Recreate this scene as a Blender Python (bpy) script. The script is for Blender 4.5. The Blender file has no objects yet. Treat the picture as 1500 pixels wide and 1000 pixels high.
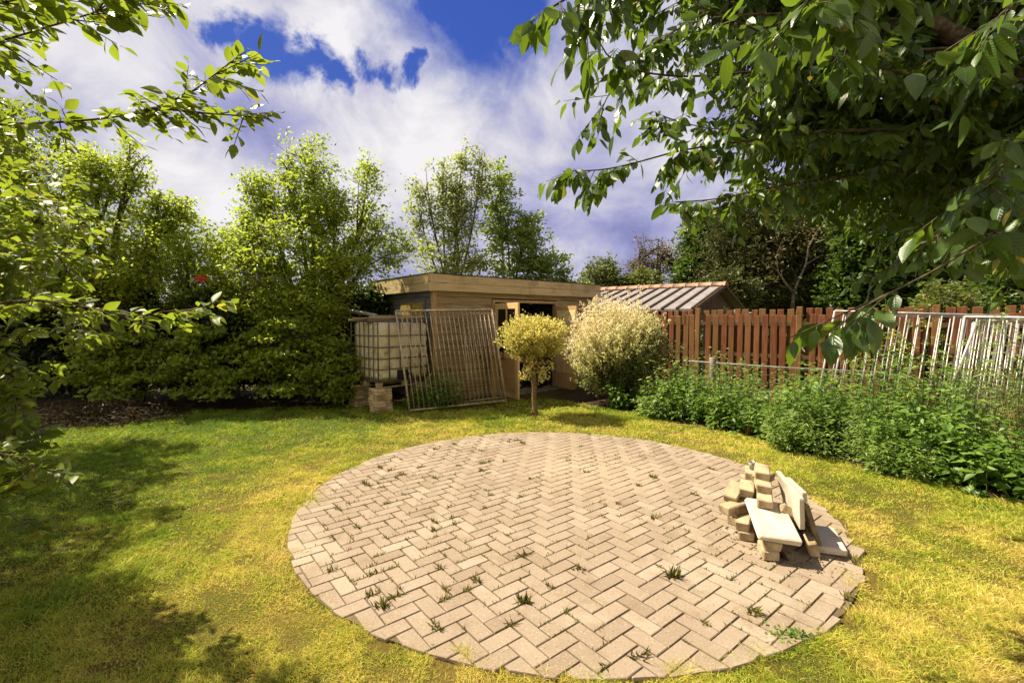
import bpy, math, random
import numpy as np
from mathutils import Vector, Matrix, Euler

R = math.radians
SC = bpy.context.scene
COL = SC.collection

# ---------------------------------------------------------------- camera
cam_d = bpy.data.cameras.new('camera'); cam = bpy.data.objects.new('camera', cam_d); COL.objects.link(cam)
cam.location = (0, 0, 1.68)
cam.rotation_euler = (R(90) - math.atan(34 / 685), 0, 0)
cam_d.sensor_width = 36; cam_d.lens = 685 / 1500 * 36
cam_d.clip_start = 0.05; cam_d.clip_end = 3000
SC.camera = cam

# ---------------------------------------------------------------- light
EL, AZ = R(54), R(156)
SUN = Vector((math.cos(AZ) * math.cos(EL), math.sin(AZ) * math.cos(EL), math.sin(EL)))
ld = bpy.data.lights.new('sun', 'SUN'); ld.energy = 5.0; ld.angle = R(0.53); ld.color = (1.0, .89, .66)
lo = bpy.data.objects.new('sun', ld); COL.objects.link(lo)
lo.rotation_euler = SUN.to_track_quat('Z', 'Y').to_euler(); lo.location = (-20, 10, 30)

SC.view_settings.view_transform = 'Standard'; SC.view_settings.look = 'None'
SC.view_settings.exposure = 1.2; SC.view_settings.gamma = 1.0
SC.cycles.use_denoising = True
SC.cycles.max_bounces = 6; SC.cycles.diffuse_bounces = 3; SC.cycles.glossy_bounces = 2
SC.cycles.transmission_bounces = 4; SC.cycles.transparent_max_bounces = 6
SC.cycles.sample_clamp_indirect = 6


class NT:
    """small node-tree helper"""
    def __init__(s, tree):
        s.t = tree; s.n = tree.nodes; s.l = tree.links
    def new(s, typ, **kw):
        n = s.n.new(typ)
        for k, v in kw.items(): setattr(n, k, v)
        return n
    def put(s, sock, v):
        if hasattr(v, 'is_output') or isinstance(v, bpy.types.NodeSocket): s.l.new(v, sock)
        elif isinstance(v, (tuple, list)) and len(v) == 3 and sock.type == 'RGBA': sock.default_value = (*v, 1)
        else: sock.default_value = v
    def math(s, op, a, b=0.0, c=None, clamp=False):
        n = s.new('ShaderNodeMath', operation=op, use_clamp=clamp)
        s.put(n.inputs[0], a); s.put(n.inputs[1], b)
        if c is not None: s.put(n.inputs[2], c)
        return n.outputs[0]
    def vm(s, op, a, b=(0, 0, 0), scale=None):
        n = s.new('ShaderNodeVectorMath', operation=op)
        s.put(n.inputs[0], a); s.put(n.inputs[1], b)
        if scale is not None: s.put(n.inputs['Scale'], scale)
        return n.outputs['Value'] if op in ('LENGTH', 'DISTANCE', 'DOT_PRODUCT') else n.outputs[0]
    def noise(s, vec, scale, detail=4, rough=.55, dist=0., color=False):
        n = s.new('ShaderNodeTexNoise'); s.put(n.inputs['Vector'], vec)
        n.inputs['Scale'].default_value = scale; n.inputs['Detail'].default_value = detail
        n.inputs['Roughness'].default_value = rough; n.inputs['Distortion'].default_value = dist
        return n.outputs['Color'] if color else n.outputs['Fac']
    def ramp(s, fac, stops):
        n = s.new('ShaderNodeValToRGB'); s.put(n.inputs[0], fac)
        e = n.color_ramp.elements
        while len(e) < len(stops): e.new(.5)
        for el, (p, c) in zip(e, stops):
            el.position = p; el.color = (*c, 1) if len(c) == 3 else c
        return n.outputs[0]
    def mix(s, f, a, b, mode='MIX'):
        n = s.new('ShaderNodeMix', data_type='RGBA', blend_type=mode); n.clamp_factor = True
        s.put(n.inputs[0], f); s.put(n.inputs[6], a); s.put(n.inputs[7], b)
        return n.outputs[2]
    def mapr(s, v, a, b, c=0., d=1., typ='SMOOTHSTEP'):
        n = s.new('ShaderNodeMapRange', interpolation_type=typ)
        s.put(n.inputs[0], v)
        for i, x in enumerate((a, b, c, d)): s.put(n.inputs[i + 1], x)
        return n.outputs[0]
    def attr(s, name):
        return s.new('ShaderNodeAttribute', attribute_name=name)


# ---------------------------------------------------------------- sky
w = bpy.data.worlds.new('World'); SC.world = w; w.use_nodes = True
T = NT(w.node_tree); T.n.clear()
sky = T.new('ShaderNodeTexSky', sky_type='NISHITA', sun_disc=False)
sky.sun_elevation = EL; sky.sun_rotation = math.atan2(SUN.x, SUN.y); sky.altitude = 0; sky.air_density = 1.0; sky.dust_density = .3; sky.ozone_density = 3
geo = T.new('ShaderNodeTexCoord').outputs['Generated']
d = T.vm('NORMALIZE', geo)
sep = T.new('ShaderNodeSeparateXYZ'); T.put(sep.inputs[0], d)
wx, wz = sep.outputs[0], sep.outputs[2]
cn = T.noise(d, 13, 8, .62, .3, color=True)
cl = T.noise(d, 4.5, 3, .5, .2, color=True)
dd = T.vm('ADD', d, T.vm('SCALE', T.vm('SUBTRACT', cn, (.5, .5, .5)), scale=.15))
dd = T.vm('ADD', dd, T.vm('SCALE', T.vm('SUBTRACT', cl, (.5, .5, .5)), scale=.10))
hole = None
for hx, hy, hz, r in [(-.06, .825, .562, .17), (-.112, .836, .537, .085), (.0, .844, .537, .09), (-.396, .808, .436, .062), (-.427, .792, .436, .05),
                      (-.463, .762, .453, .04), (-.363, .825, .434, .045), (-.302, .851, .43, .036), (-.234, .865, .443, .034), (-.191, .869, .457, .03),
                      (-.33, .831, .449, .04), (-.012, .857, .516, .06), (.8, .1, .6, .3), (-.1, -.5, .86, .35), (.10, .60, .79, .25)]:
    h = T.mapr(T.vm('DISTANCE', dd, (hx, hy, hz)), r * 1.30, r * .45, 0, 1)
    hole = h if hole is None else T.math('MAXIMUM', hole, h)
zz = T.math('ADD', T.math('MAXIMUM', wz, 0.0), .22)
q = T.vm('DIVIDE', d, (1, 1, 1))
comb = T.new('ShaderNodeCombineXYZ')
T.put(comb.inputs[0], T.math('DIVIDE', wx, zz)); T.put(comb.inputs[1], T.math('DIVIDE', sep.outputs[1], zz)); comb.inputs[2].default_value = 1.7
n1 = T.noise(comb.outputs[0], 1.15, 7, .53, .35)
n2 = T.noise(d, 5.5, 9, .6, .5)
n3 = T.noise(d, 2.3, 3, .5, .0)
lum = T.math('ADD', T.math('MULTIPLY', n1, .45), T.math('MULTIPLY', n2, .55))
lum = T.math('ADD', lum, T.math('MULTIPLY', T.math('SUBTRACT', n3, .5), .35))
lum = T.math('SUBTRACT', lum, T.math('MULTIPLY', T.mapr(wx, .08, .5, 0, 1), .06))     # greyer bank of cloud on that side
lum = T.math('SUBTRACT', lum, T.math('MULTIPLY', T.mapr(T.vm('DISTANCE', dd, (.18, .975, .09)), 0.20, .04, 0, 1), .05))
lum = T.math('ADD', lum, T.math('MULTIPLY', T.mapr(T.vm('DISTANCE', dd, (-.20, .91, .36)), .30, .02, 0, 1), .09))
lum = T.math('ADD', lum, T.math('MULTIPLY', T.mapr(T.vm('DISTANCE', dd, (-.65, .72, .25)), .40, .05, 0, 1), .02))
lum = T.math('ADD', T.math('MULTIPLY', T.math('SUBTRACT', lum, .5), 1.6), .525)
cloud = T.ramp(lum, [(.26, (1.15, 1.2, 2.3)), (.37, (1.65, 1.68, 2.8)), (.46, (2.15, 2.13, 3.0)), (.54, (2.8, 2.75, 3.25)), (.62, (3.4, 3.32, 3.55)), (.72, (4.0, 3.9, 4.0))])
cloud = T.mix(T.mapr(sep.outputs[1], .15, -.45, 0, 1), cloud, (4.0, 3.55, 2.9))     # unseen warm cloud behind the viewer, added to fill the shaded fronts
blue = T.mix(.85, sky.outputs[0], (.012, .18, 1.75))
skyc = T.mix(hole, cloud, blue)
# clouds and blue feed one background, the added fill cloud included
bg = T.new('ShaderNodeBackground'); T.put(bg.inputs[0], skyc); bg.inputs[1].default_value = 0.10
out = T.new('ShaderNodeOutputWorld'); T.l.new(bg.outputs[0], out.inputs[0])


# ---------------------------------------------------------------- materials
def mat(name, build):
    m = bpy.data.materials.new(name); m.use_nodes = True
    t = NT(m.node_tree); t.n.clear()
    o = t.new('ShaderNodeOutputMaterial')
    t.l.new(build(t), o.inputs[0]); return m

def pbsdf(t, col, rough=.7, spec=.3, metal=0., bump=None, bs=.3, bd=.01):
    p = t.new('ShaderNodeBsdfPrincipled')
    t.put(p.inputs['Base Color'], col); t.put(p.inputs['Roughness'], rough)
    p.inputs['Specular IOR Level'].default_value = spec; p.inputs['Metallic'].default_value = metal
    if bump is not None:
        b = t.new('ShaderNodeBump'); b.inputs['Strength'].default_value = bs; b.inputs['Distance'].default_value = bd
        t.put(b.inputs['Height'], bump); t.l.new(b.outputs[0], p.inputs['Normal'])
    return p

def leafmat(name, cols, trans, tf=.38, rough=.42, spec=.4, veins=0):
    """cols: ramp stops over the per-leaf random attribute; trans: colour of light through the leaf"""
    def b(t):
        a = t.attr('v').outputs['Fac']
        c = t.ramp(a, cols)
        bump = None
        if veins:
            uv = t.new('ShaderNodeUVMap'); s = t.new('ShaderNodeSeparateXYZ'); t.l.new(uv.outputs[0], s.inputs[0])
            au = t.math('ABSOLUTE', t.math('SUBTRACT', s.outputs[0], .5))
            ph = t.math('SUBTRACT', s.outputs[1], t.math('MULTIPLY', au, .55))
            wv = t.math('SINE', t.math('MULTIPLY', ph, veins * 6.283))
            bump = t.math('ADD', wv, t.math('MULTIPLY', t.mapr(au, 0, .06, 1, 0), -2.0))
            vl = t.math('MAXIMUM', t.mapr(au, .0, .035, 1, 0), t.math('MULTIPLY', t.mapr(wv, .75, 1, 0, 1), .45))
            c = t.mix(t.math('MULTIPLY', vl, .16), c, (.30, .36, .09))
        p = pbsdf(t, c, rough, spec, bump=bump, bs=.14, bd=.003)
        tr = t.new('ShaderNodeBsdfTranslucent')
        t.put(tr.inputs[0], t.mix(.5, c, trans))
        m = t.new('ShaderNodeMixShader'); m.inputs[0].default_value = tf
        t.l.new(p.outputs[0], m.inputs[1]); t.l.new(tr.outputs[0], m.inputs[2])
        return m.outputs[0]
    return mat(name, b)

def oc(t): return t.new('ShaderNodeTexCoord').outputs['Object']
def scaled(t, v, s): return t.vm('MULTIPLY', v, s)

def woodmat(name, c1, c2, c3, axis=0, rough=.75, vary=.5, alt=None):
    def b(t):
        v = t.attr('v').outputs['Fac']
        s = [9, 9, 9]; s[axis] = .8
        off = t.new('ShaderNodeCombineXYZ'); t.put(off.inputs[0], t.math('MULTIPLY', v, 37)); t.put(off.inputs[1], t.math('MULTIPLY', v, 91)); t.put(off.inputs[2], t.math('MULTIPLY', v, 53))
        p = t.vm('ADD', scaled(t, oc(t), tuple(s)), off.outputs[0])
        g = t.noise(p, 3, 6, .65, .6)
        s2 = t.noise(oc(t), 2.2, 4, .6)
        c = t.ramp(g, [(.3, c1), (.5, c2), (.72, c3)])
        c = t.mix(t.math('MULTIPLY', v, vary), c, t.mix(.5, c1, c2), 'MIX')
        if alt: c = t.mix(t.mapr(v, .55, .95, 0, .85), c, alt)
        c = t.mix(t.mapr(s2, .52, .72, 0, .45), c, tuple(x * .45 for x in c1))
        kn = t.noise(t.vm('ADD', scaled(t, oc(t), tuple(.35 * x for x in s)), off.outputs[0]), 4, 1, .4)
        c = t.mix(t.mapr(kn, .70, .76, 0, .7), c, tuple(x * .3 for x in c1))
        return pbsdf(t, c, rough, .25, bump=g, bs=.35, bd=.004).outputs[0]
    return mat(name, b)

def plain(name, col, rough=.6, spec=.3, metal=0., n=.25, scale=14):
    def b(t):
        f = t.noise(oc(t), scale, 5, .6)
        c = t.mix(t.mapr(f, .35, .7, 0, 1), tuple(x * (1 - n) for x in col), tuple(min(1, x * (1 + n)) for x in col))
        return pbsdf(t, c, rough, spec, metal, bump=f, bs=.12, bd=.003).outputs[0]
    return mat(name, b)

M = {}
M['shed_wood'] = woodmat('shed_wood', (.18, .125, .06), (.34, .245, .125), (.47, .36, .205))
M['fascia_wood'] = woodmat('fascia_wood', (.38, .27, .135), (.54, .405, .22), (.62, .495, .29), vary=.25)
M['post_wood'] = woodmat('post_wood', (.30, .19, .08), (.42, .28, .13), (.52, .37, .2), axis=2)
M['door_wood'] = woodmat('door_wood', (.50, .33, .14), (.66, .46, .22), (.74, .55, .30), axis=2, vary=.2)
M['door_panel'] = woodmat('door_panel', (.36, .22, .09), (.48, .31, .13), (.56, .38, .18))
M['side_wood'] = woodmat('side_wood', (.10, .095, .10), (.15, .145, .155), (.20, .19, .2), axis=1)  # sky reflection on the shed side put into the wood colour
M['cream_panel'] = plain('cream_panel', (.74, .60, .30), .6)
M['ochre_panel'] = plain('ochre_panel', (.32, .22, .05), .7)
M['fence_wood'] = woodmat('fence_wood', (.11, .036, .016), (.21, .072, .032), (.31, .145, .065), axis=2, vary=.3, alt=(.21, .115, .045))
M['fence_post'] = woodmat('fence_post', (.16, .08, .03), (.27, .135, .05), (.36, .2, .09), axis=2)
M['fence_rail'] = woodmat('fence_rail', (.28, .2, .11), (.40, .30, .17), (.5, .38, .24), axis=0)
M['old_plank'] = woodmat('old_plank', (.22, .16, .09), (.36, .28, .17), (.48, .39, .26), axis=0)
M['dark_boards'] = woodmat('dark_boards', (.05, .03, .02), (.085, .05, .032), (.12, .075, .05), axis=2)
M['bark'] = plain('bark', (.10, .075, .05), .9, .1, n=.5, scale=25)
M['bark_grey'] = plain('bark_grey', (.22, .19, .15), .9, .1, n=.4, scale=12)
M['bark_dark'] = plain('bark_dark', (.05, .04, .028), .9, .1, n=.4, scale=20)
M['bark_tan'] = plain('bark_tan', (.19, .125, .06), .9, .1, n=.4, scale=25)
M['stem'] = plain('stem', (.09, .13, .04), .7, .2)
M['dry_stem'] = plain('dry_stem', (.36, .25, .12), .8, .1)
M['roofing'] = plain('roofing', (.035, .033, .03), .85, .2)
M['dark_inside'] = plain('dark_inside', (.035, .028, .02), .9, .1)
M['glass'] = mat('glass', lambda t: pbsdf(t, (.006, .007, .008), .06, .5).outputs[0])
M['concrete_floor'] = plain('concrete_floor', (.20, .17, .135), .9, .1, n=.3, scale=5)
M['iron'] = plain('iron', (.46, .36, .23), .55, .4, .25, n=.35, scale=22)
M['cage'] = plain('cage', (.13, .10, .065), .5, .4, .4, n=.3, scale=25)
M['galv'] = plain('galv', (.46, .43, .42), .45, .4, .3, n=.2, scale=18)
M['yellow_paint'] = plain('yellow_paint', (.62, .42, .04), .45, .5)
M['black_rubber'] = plain('black_rubber', (.02, .02, .02), .8, .2)
M['orange_paint'] = plain('orange_paint', (.65, .22, .04), .5, .4)
M['metal_roof'] = plain('metal_roof', (.23, .212, .205), .55, .35, 0., n=.18, scale=6)
M['ridge_tile'] = plain('ridge_tile', (.34, .20, .135), .8, .2, n=.3, scale=6)
M['soil'] = plain('soil', (.055, .04, .022), .95, .1, n=.5, scale=18)
M['net'] = plain('net', (.05, .16, .10), .6, .2)
M['wire'] = plain('wire', (.30, .29, .27), .4, .4, .5)
M['red_flower'] = leafmat('red_flower', [(0, (.70, .09, .04)), (1, (.85, .22, .09))], (.9, .25, .08))
M['yellow_flower'] = leafmat('yellow_flower', [(0, (.65, .45, .02)), (1, (.8, .6, .05))], (.8, .6, .05))
M['plastic_film'] = mat('plastic_film', lambda t: pbsdf(t, (.34, .31, .28), .25, .5).outputs[0])

def tankmat(t):
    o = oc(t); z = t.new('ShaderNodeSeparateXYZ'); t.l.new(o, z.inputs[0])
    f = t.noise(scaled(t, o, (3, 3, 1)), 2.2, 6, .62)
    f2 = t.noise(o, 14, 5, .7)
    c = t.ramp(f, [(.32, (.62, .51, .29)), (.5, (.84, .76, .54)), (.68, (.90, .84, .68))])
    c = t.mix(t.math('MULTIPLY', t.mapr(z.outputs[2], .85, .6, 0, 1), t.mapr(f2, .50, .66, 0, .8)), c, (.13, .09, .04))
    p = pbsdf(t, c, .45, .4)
    tr = t.new('ShaderNodeBsdfTranslucent'); t.put(tr.inputs[0], (.8, .68, .45))
    m = t.new('ShaderNodeMixShader'); m.inputs[0].default_value = .25
    t.l.new(p.outputs[0], m.inputs[1]); t.l.new(tr.outputs[0], m.inputs[2]); return m.outputs[0]
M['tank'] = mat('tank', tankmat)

def concmat(c0, dark):
    def b(t):
        v = t.attr('v').outputs['Fac']; o = oc(t)
        f = t.noise(o, 9, 6, .6); g = t.noise(o, 90, 2, .6)
        st = t.noise(o, 3.5, 6, .7)
        c = t.mix(t.mapr(f, .4, .68, 0, 1), c0, dark)
        c = t.mix(t.mapr(st, .56, .70, 0, .55), c, tuple(x * .55 for x in dark))
        c = t.mix(t.math('MULTIPLY', v, .35), c, dark)
        c = t.mix(t.mapr(g, .58, .7, 0, .4), c, tuple(x * .4 for x in c0))
        return pbsdf(t, c, .85, .2, bump=g, bs=.3, bd=.003).outputs[0]
    return b
M['tile'] = mat('tile', concmat((.62, .47, .27), (.30, .21, .10)))
M['slab'] = mat('slab', concmat((.58, .50, .42), (.46, .385, .31)))
M['slab_old'] = mat('slab_old', concmat((.26, .20, .13), (.12, .09, .055)))
M['brick'] = mat('brick', concmat((.44, .345, .225), (.22, .16, .09)))

def pavermat(t):
    v = t.attr('v').outputs['Fac']; o = oc(t)
    c = t.ramp(v, [(0, (.225, .168, .122)), (.35, (.252, .192, .142)), (.7, (.275, .213, .160)), (1, (.315, .25, .192))])
    big = t.noise(o, 1.1, 5, .6, .3); mid = t.noise(o, 5, 5, .6)
    c = t.mix(t.mapr(big, .50, .66, 0, .7), c, (.34, .28, .215))
    c = t.mix(t.mapr(t.math('ADD', t.vm('DISTANCE', o, (.9, 5.1, 0)), t.math('MULTIPLY', mid, .9)), 1.55, .75, 0, .6), c, (.34, .265, .19))   # sand swept over the middle
    c = t.mix(t.mapr(mid, .52, .72, 0, .5), c, (.175, .122, .078))
    moss = t.noise(o, 2.1, 6, .7)
    c = t.mix(t.mapr(moss, .56, .70, 0, .45), c, (.16, .13, .06))
    fine = t.noise(o, 150, 3, .7); sp = t.noise(o, 85, 3, .6)
    c = t.mix(t.mapr(sp, .60, .70, 0, .6), c, (.52, .42, .29))
    c = t.mix(t.mapr(sp, .40, .31, 0, .6), c, (.10, .065, .035))
    return pbsdf(t, c, .85, .2, bump=fine, bs=.5, bd=.003).outputs[0]
M['paver'] = mat('paver', pavermat)

def sandmat(t):
    o = oc(t); f = t.noise(o, 6, 6, .65); g = t.noise(o, 60, 3, .6)
    c = t.ramp(f, [(.3, (.065, .048, .026)), (.55, (.12, .09, .055)), (.75, (.19, .145, .09))])
    return pbsdf(t, c, .95, .1, bump=g, bs=.6, bd=.01).outputs[0]
M['sand'] = mat('sand', sandmat)

def lawncol(t, o, v=None):
    """dry straw patches among green turf"""
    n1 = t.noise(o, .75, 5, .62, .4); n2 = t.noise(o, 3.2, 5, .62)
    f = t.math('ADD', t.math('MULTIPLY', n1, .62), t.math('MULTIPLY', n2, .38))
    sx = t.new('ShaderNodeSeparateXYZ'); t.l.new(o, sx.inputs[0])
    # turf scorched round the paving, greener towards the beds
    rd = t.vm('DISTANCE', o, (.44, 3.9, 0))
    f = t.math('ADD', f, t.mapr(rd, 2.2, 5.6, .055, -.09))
    f = t.math('ADD', f, t.mapr(sx.outputs[0], -3.0, -1.4, -.075, 0))  # left side greened further to deepen the tree shade there
    return f
def lawnmat(t):
    o = oc(t); f = lawncol(t, o); g = t.noise(o, 45, 4, .7)
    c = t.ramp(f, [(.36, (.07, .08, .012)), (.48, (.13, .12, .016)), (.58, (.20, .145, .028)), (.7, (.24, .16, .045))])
    c = t.mix(t.mapr(g, .4, .65, .6, 0), c, (.07, .05, .02))
    return pbsdf(t, c, .95, .1, bump=g, bs=1.0, bd=.03).outputs[0]
M['lawn'] = mat('lawn', lawnmat)
def grassmat(t):
    o = oc(t); v = t.attr('v').outputs['Fac']; f = lawncol(t, o)
    f = t.math('ADD', f, t.math('MULTIPLY', t.math('SUBTRACT', v, .5), .30))
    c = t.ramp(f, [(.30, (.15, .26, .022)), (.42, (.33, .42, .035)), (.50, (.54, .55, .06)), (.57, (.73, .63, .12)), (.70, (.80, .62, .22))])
    p = pbsdf(t, c, .6, .25)
    tr = t.new('ShaderNodeBsdfTranslucent'); t.put(tr.inputs[0], c)
    m = t.new('ShaderNodeMixShader'); m.inputs[0].default_value = .42
    t.l.new(p.outputs[0], m.inputs[1]); t.l.new(tr.outputs[0], m.inputs[2]); return m.outputs[0]
M['grass'] = mat('grass', grassmat)

G = lambda a, b, c: [(0, a), (.55, b), (1, c)]
M['leaf_hornbeam'] = leafmat('leaf_hornbeam', [(0, (.06, .10, .010)), (.6, (.10, .15, .014)), (.95, (.17, .21, .025)), (1, (.34, .21, .04))], (.48, .60, .04), .48, .40, .35, veins=9)
M['leaf_cherry'] = leafmat('leaf_cherry', [(0, (.026, .058, .009)), (.6, (.045, .095, .013)), (.985, (.08, .135, .02)), (1, (.45, .30, .03))], (.34, .50, .03), .36, .34, .42, veins=8)
M['leaf_far_cherry'] = M['leaf_cherry']
M['leaf_yellowgreen'] = leafmat('leaf_yellowgreen', G((.13, .20, .014), (.28, .335, .025), (.44, .47, .05)), (.62, .76, .08), .52)
M['leaf_apple'] = leafmat('leaf_apple', G((.12, .19, .016), (.27, .33, .028), (.43, .47, .06)), (.62, .76, .08), .52)
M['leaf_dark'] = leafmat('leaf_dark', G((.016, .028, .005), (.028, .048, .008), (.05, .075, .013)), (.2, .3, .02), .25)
M['leaf_maple'] = leafmat('leaf_maple', G((.10, .155, .016), (.20, .26, .026), (.32, .37, .055)), (.75, .88, .08), .55, .36, .5)
M['leaf_birch'] = leafmat('leaf_birch', G((.14, .18, .05), (.25, .29, .08), (.42, .45, .18)), (.66, .74, .2), .5, .42, .4)
M['leaf_fieldmaple'] = leafmat('leaf_fieldmaple', G((.10, .16, .03), (.18, .25, .05), (.32, .38, .10)), (.6, .74, .1), .5, .42, .4)
M['leaf_cypress'] = leafmat('leaf_cypress', G((.035, .048, .012), (.065, .08, .018), (.11, .12, .028)), (.2, .22, .04), .25, .5, .3)
M['leaf_wood'] = leafmat('leaf_wood', G((.025, .05, .008), (.045, .085, .013), (.085, .135, .02)), (.22, .36, .03), .35)
M['leaf_lightwood'] = leafmat('leaf_lightwood', G((.07, .10, .018), (.11, .14, .028), (.17, .19, .05)), (.35, .4, .08), .35, .5, .3)
M['leaf_bronze'] = leafmat('leaf_bronze', G((.10, .08, .03), (.16, .13, .05), (.22, .18, .08)), (.35, .28, .1), .3, .5, .3)
M['leaf_purple'] = leafmat('leaf_purple', G((.03, .012, .018), (.055, .02, .03), (.09, .04, .04)), (.2, .05, .07), .3, .4, .4)
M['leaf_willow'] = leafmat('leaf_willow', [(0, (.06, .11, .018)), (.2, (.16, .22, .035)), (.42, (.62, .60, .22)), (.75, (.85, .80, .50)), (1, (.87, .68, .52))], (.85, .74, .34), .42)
M['leaf_topiary'] = leafmat('leaf_topiary', [(0, (.14, .17, .025)), (.35, (.42, .42, .07)), (.75, (.74, .68, .18)), (1, (.84, .70, .34))], (.85, .74, .18), .42)
M['leaf_weed'] = leafmat('leaf_weed', G((.045, .10, .014), (.105, .20, .03), (.22, .33, .07)), (.40, .62, .08), .42)
M['leaf_weed_light'] = leafmat('leaf_weed_light', G((.06, .115, .02), (.15, .235, .045), (.31, .39, .12)), (.48, .66, .12), .42)
M['leaf_dry'] = leafmat('leaf_dry', G((.018, .012, .005), (.035, .024, .010), (.075, .05, .02)), (.15, .1, .04), .25, .6, .2)
M['leaf_tuft'] = leafmat('leaf_tuft', G((.11, .125, .02), (.17, .17, .03), (.29, .23, .06)), (.36, .34, .06), .3)


# ---------------------------------------------------------------- mesh helpers
class MB:
    """collects shapes into one mesh; each piece carries a random value 'v'"""
    def __init__(s, seed=0):
        s.v = []; s.f = []; s.a = []; s.r = random.Random(seed)
    def add(s, vs, fs, v=None):
        o = len(s.v); s.v += [tuple(p) for p in vs]; s.f += [tuple(i + o for i in f) for f in fs]
        s.a += [s.r.random() if v is None else v] * len(fs); return s
    def box(s, x0, x1, y0, y1, z0, z1, bev=0., v=None, M=None, jig=0.):
        """box with chamfered long edges"""
        j = lambda: s.r.uniform(-jig, jig) if jig else 0
        b = min(bev, .45 * min(abs(x1 - x0), abs(y1 - y0), abs(z1 - z0)))
        if b <= 0:
            vs = [(x + j(), y + j(), z + j()) for x in (x0, x1) for y in (y0, y1) for z in (z0, z1)]
            fs = [(0, 1, 3, 2), (4, 6, 7, 5), (0, 4, 5, 1), (2, 3, 7, 6), (0, 2, 6, 4), (1, 5, 7, 3)]
        else:
            cx, cy, cz = (x0 + x1) / 2, (y0 + y1) / 2, (z0 + z1) / 2
            hx, hy, hz = (x1 - x0) / 2, (y1 - y0) / 2, (z1 - z0) / 2
            bm = {}
            vs = []
            for sx in (-1, 1):
                for sy in (-1, 1):
                    for sz in (-1, 1):
                        jx, jy, jz = j(), j(), j()
                        for k in range(3):
                            p = [sx * hx, sy * hy, sz * hz]; sg = (sx, sy, sz)
                            for m_ in range(3):
                                if m_ != k: p[m_] -= sg[m_] * b
                            bm[(sx, sy, sz, k)] = len(vs); vs.append((cx + p[0] + jx, cy + p[1] + jy, cz + p[2] + jz))
            fs = []
            for k in range(3):
                o1, o2 = [i for i in range(3) if i != k]
                for sg in (-1, 1):
                    f = []
                    for a, c in ((-1, -1), (1, -1), (1, 1), (-1, 1)):
                        q_ = [0, 0, 0]; q_[k] = sg; q_[o1] = a; q_[o2] = c
                        f.append(bm[(*q_, k)])
                    fs.append(f)
                for a in (-1, 1):            # edges parallel to axis k
                    for c in (-1, 1):
                        f = []
                        for (sg, kk) in ((-1, o1), (1, o1), (1, o2), (-1, o2)):
                            q_ = [0, 0, 0]; q_[k] = sg; q_[o1] = a; q_[o2] = c
                            f.append(bm[(*q_, kk)])
                        fs.append(f)
            for sx in (-1, 1):
                for sy in (-1, 1):
                    for sz in (-1, 1): fs.append([bm[(sx, sy, sz, k)] for k in range(3)])
        if M is not None: vs = [M @ Vector(p) for p in vs]
        return s.add(vs, fs, v)
    def tube(s, pts, rad, n=6, v=None, cap=True):
        pts = [Vector(p) for p in pts]
        if not isinstance(rad, (list, tuple)): rad = [rad] * len(pts)
        vs = []; fs = []; ref = None
        for i, p in enumerate(pts):
            t = (pts[min(i + 1, len(pts) - 1)] - pts[max(i - 1, 0)]).normalized()
            if ref is None: ref = Vector((1, 0, 0)) if abs(t.x) < .8 else Vector((0, 1, 0))
            a = (ref - t * ref.dot(t)).normalized(); ref = a; b = t.cross(a)
            for k in range(n):
                an = 2 * math.pi * k / n
                vs.append(p + (a * math.cos(an) + b * math.sin(an)) * rad[i])
        for i in range(len(pts) - 1):
            for k in range(n):
                k2 = (k + 1) % n
                fs.append((i * n + k, i * n + k2, (i + 1) * n + k2, (i + 1) * n + k))
        if cap: fs += [tuple(range(n))[::-1], tuple(range((len(pts) - 1) * n, len(pts) * n))]
        return s.add(vs, fs, v)
    def lathe(s, prof, n=14, c=(0, 0, 0), v=None, M=None):
        vs = []; fs = []
        for (r, z) in prof:
            for k in range(n):
                a = 2 * math.pi * k / n; vs.append((c[0] + r * math.cos(a), c[1] + r * math.sin(a), c[2] + z))
        for i in range(len(prof) - 1):
            for k in range(n):
                k2 = (k + 1) % n; fs.append((i * n + k, i * n + k2, (i + 1) * n + k2, (i + 1) * n + k))
        fs += [tuple(range(n))[::-1], tuple(range((len(prof) - 1) * n, len(prof) * n))]
        if M is not None: vs = [M @ Vector(p) for p in vs]
        return s.add(vs, fs, v)
    def build(s, name, m, parent=None, smooth=False, off=None):
        me = bpy.data.meshes.new(name)
        vs = s.v if off is None else [(x - off[0], y - off[1], z - off[2]) for x, y, z in s.v]
        me.from_pydata(vs, [], s.f)
        at = me.attributes.new('v', 'FLOAT', 'FACE'); at.data.foreach_set('value', s.a)
        if smooth: me.polygons.foreach_set('use_smooth', [True] * len(me.polygons))
        me.materials.append(m); me.update()
        o = bpy.data.objects.new(name, me); COL.objects.link(o)
        if parent is not None: o.parent = parent
        return o

def tag(o, label=None, cat=None, group=None, kind=None):
    if label: o['label'] = label
    if cat: o['category'] = cat
    if group: o['group'] = group
    if kind: o['kind'] = kind
    return o
def thing(name, label, cat, loc=(0, 0, 0), rz=0., group=None, kind=None):
    o = bpy.data.objects.new(name, None); COL.objects.link(o); o.empty_display_size = .2
    o.location = loc; o.rotation_euler = (0, 0, rz)
    return tag(o, label, cat, group, kind)
def copy_tree(o, parent=None):
    c = o.copy(); COL.objects.link(c)
    if parent is not None: c.parent = parent
    for ch in list(o.children): copy_tree(ch, c)
    return c

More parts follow.
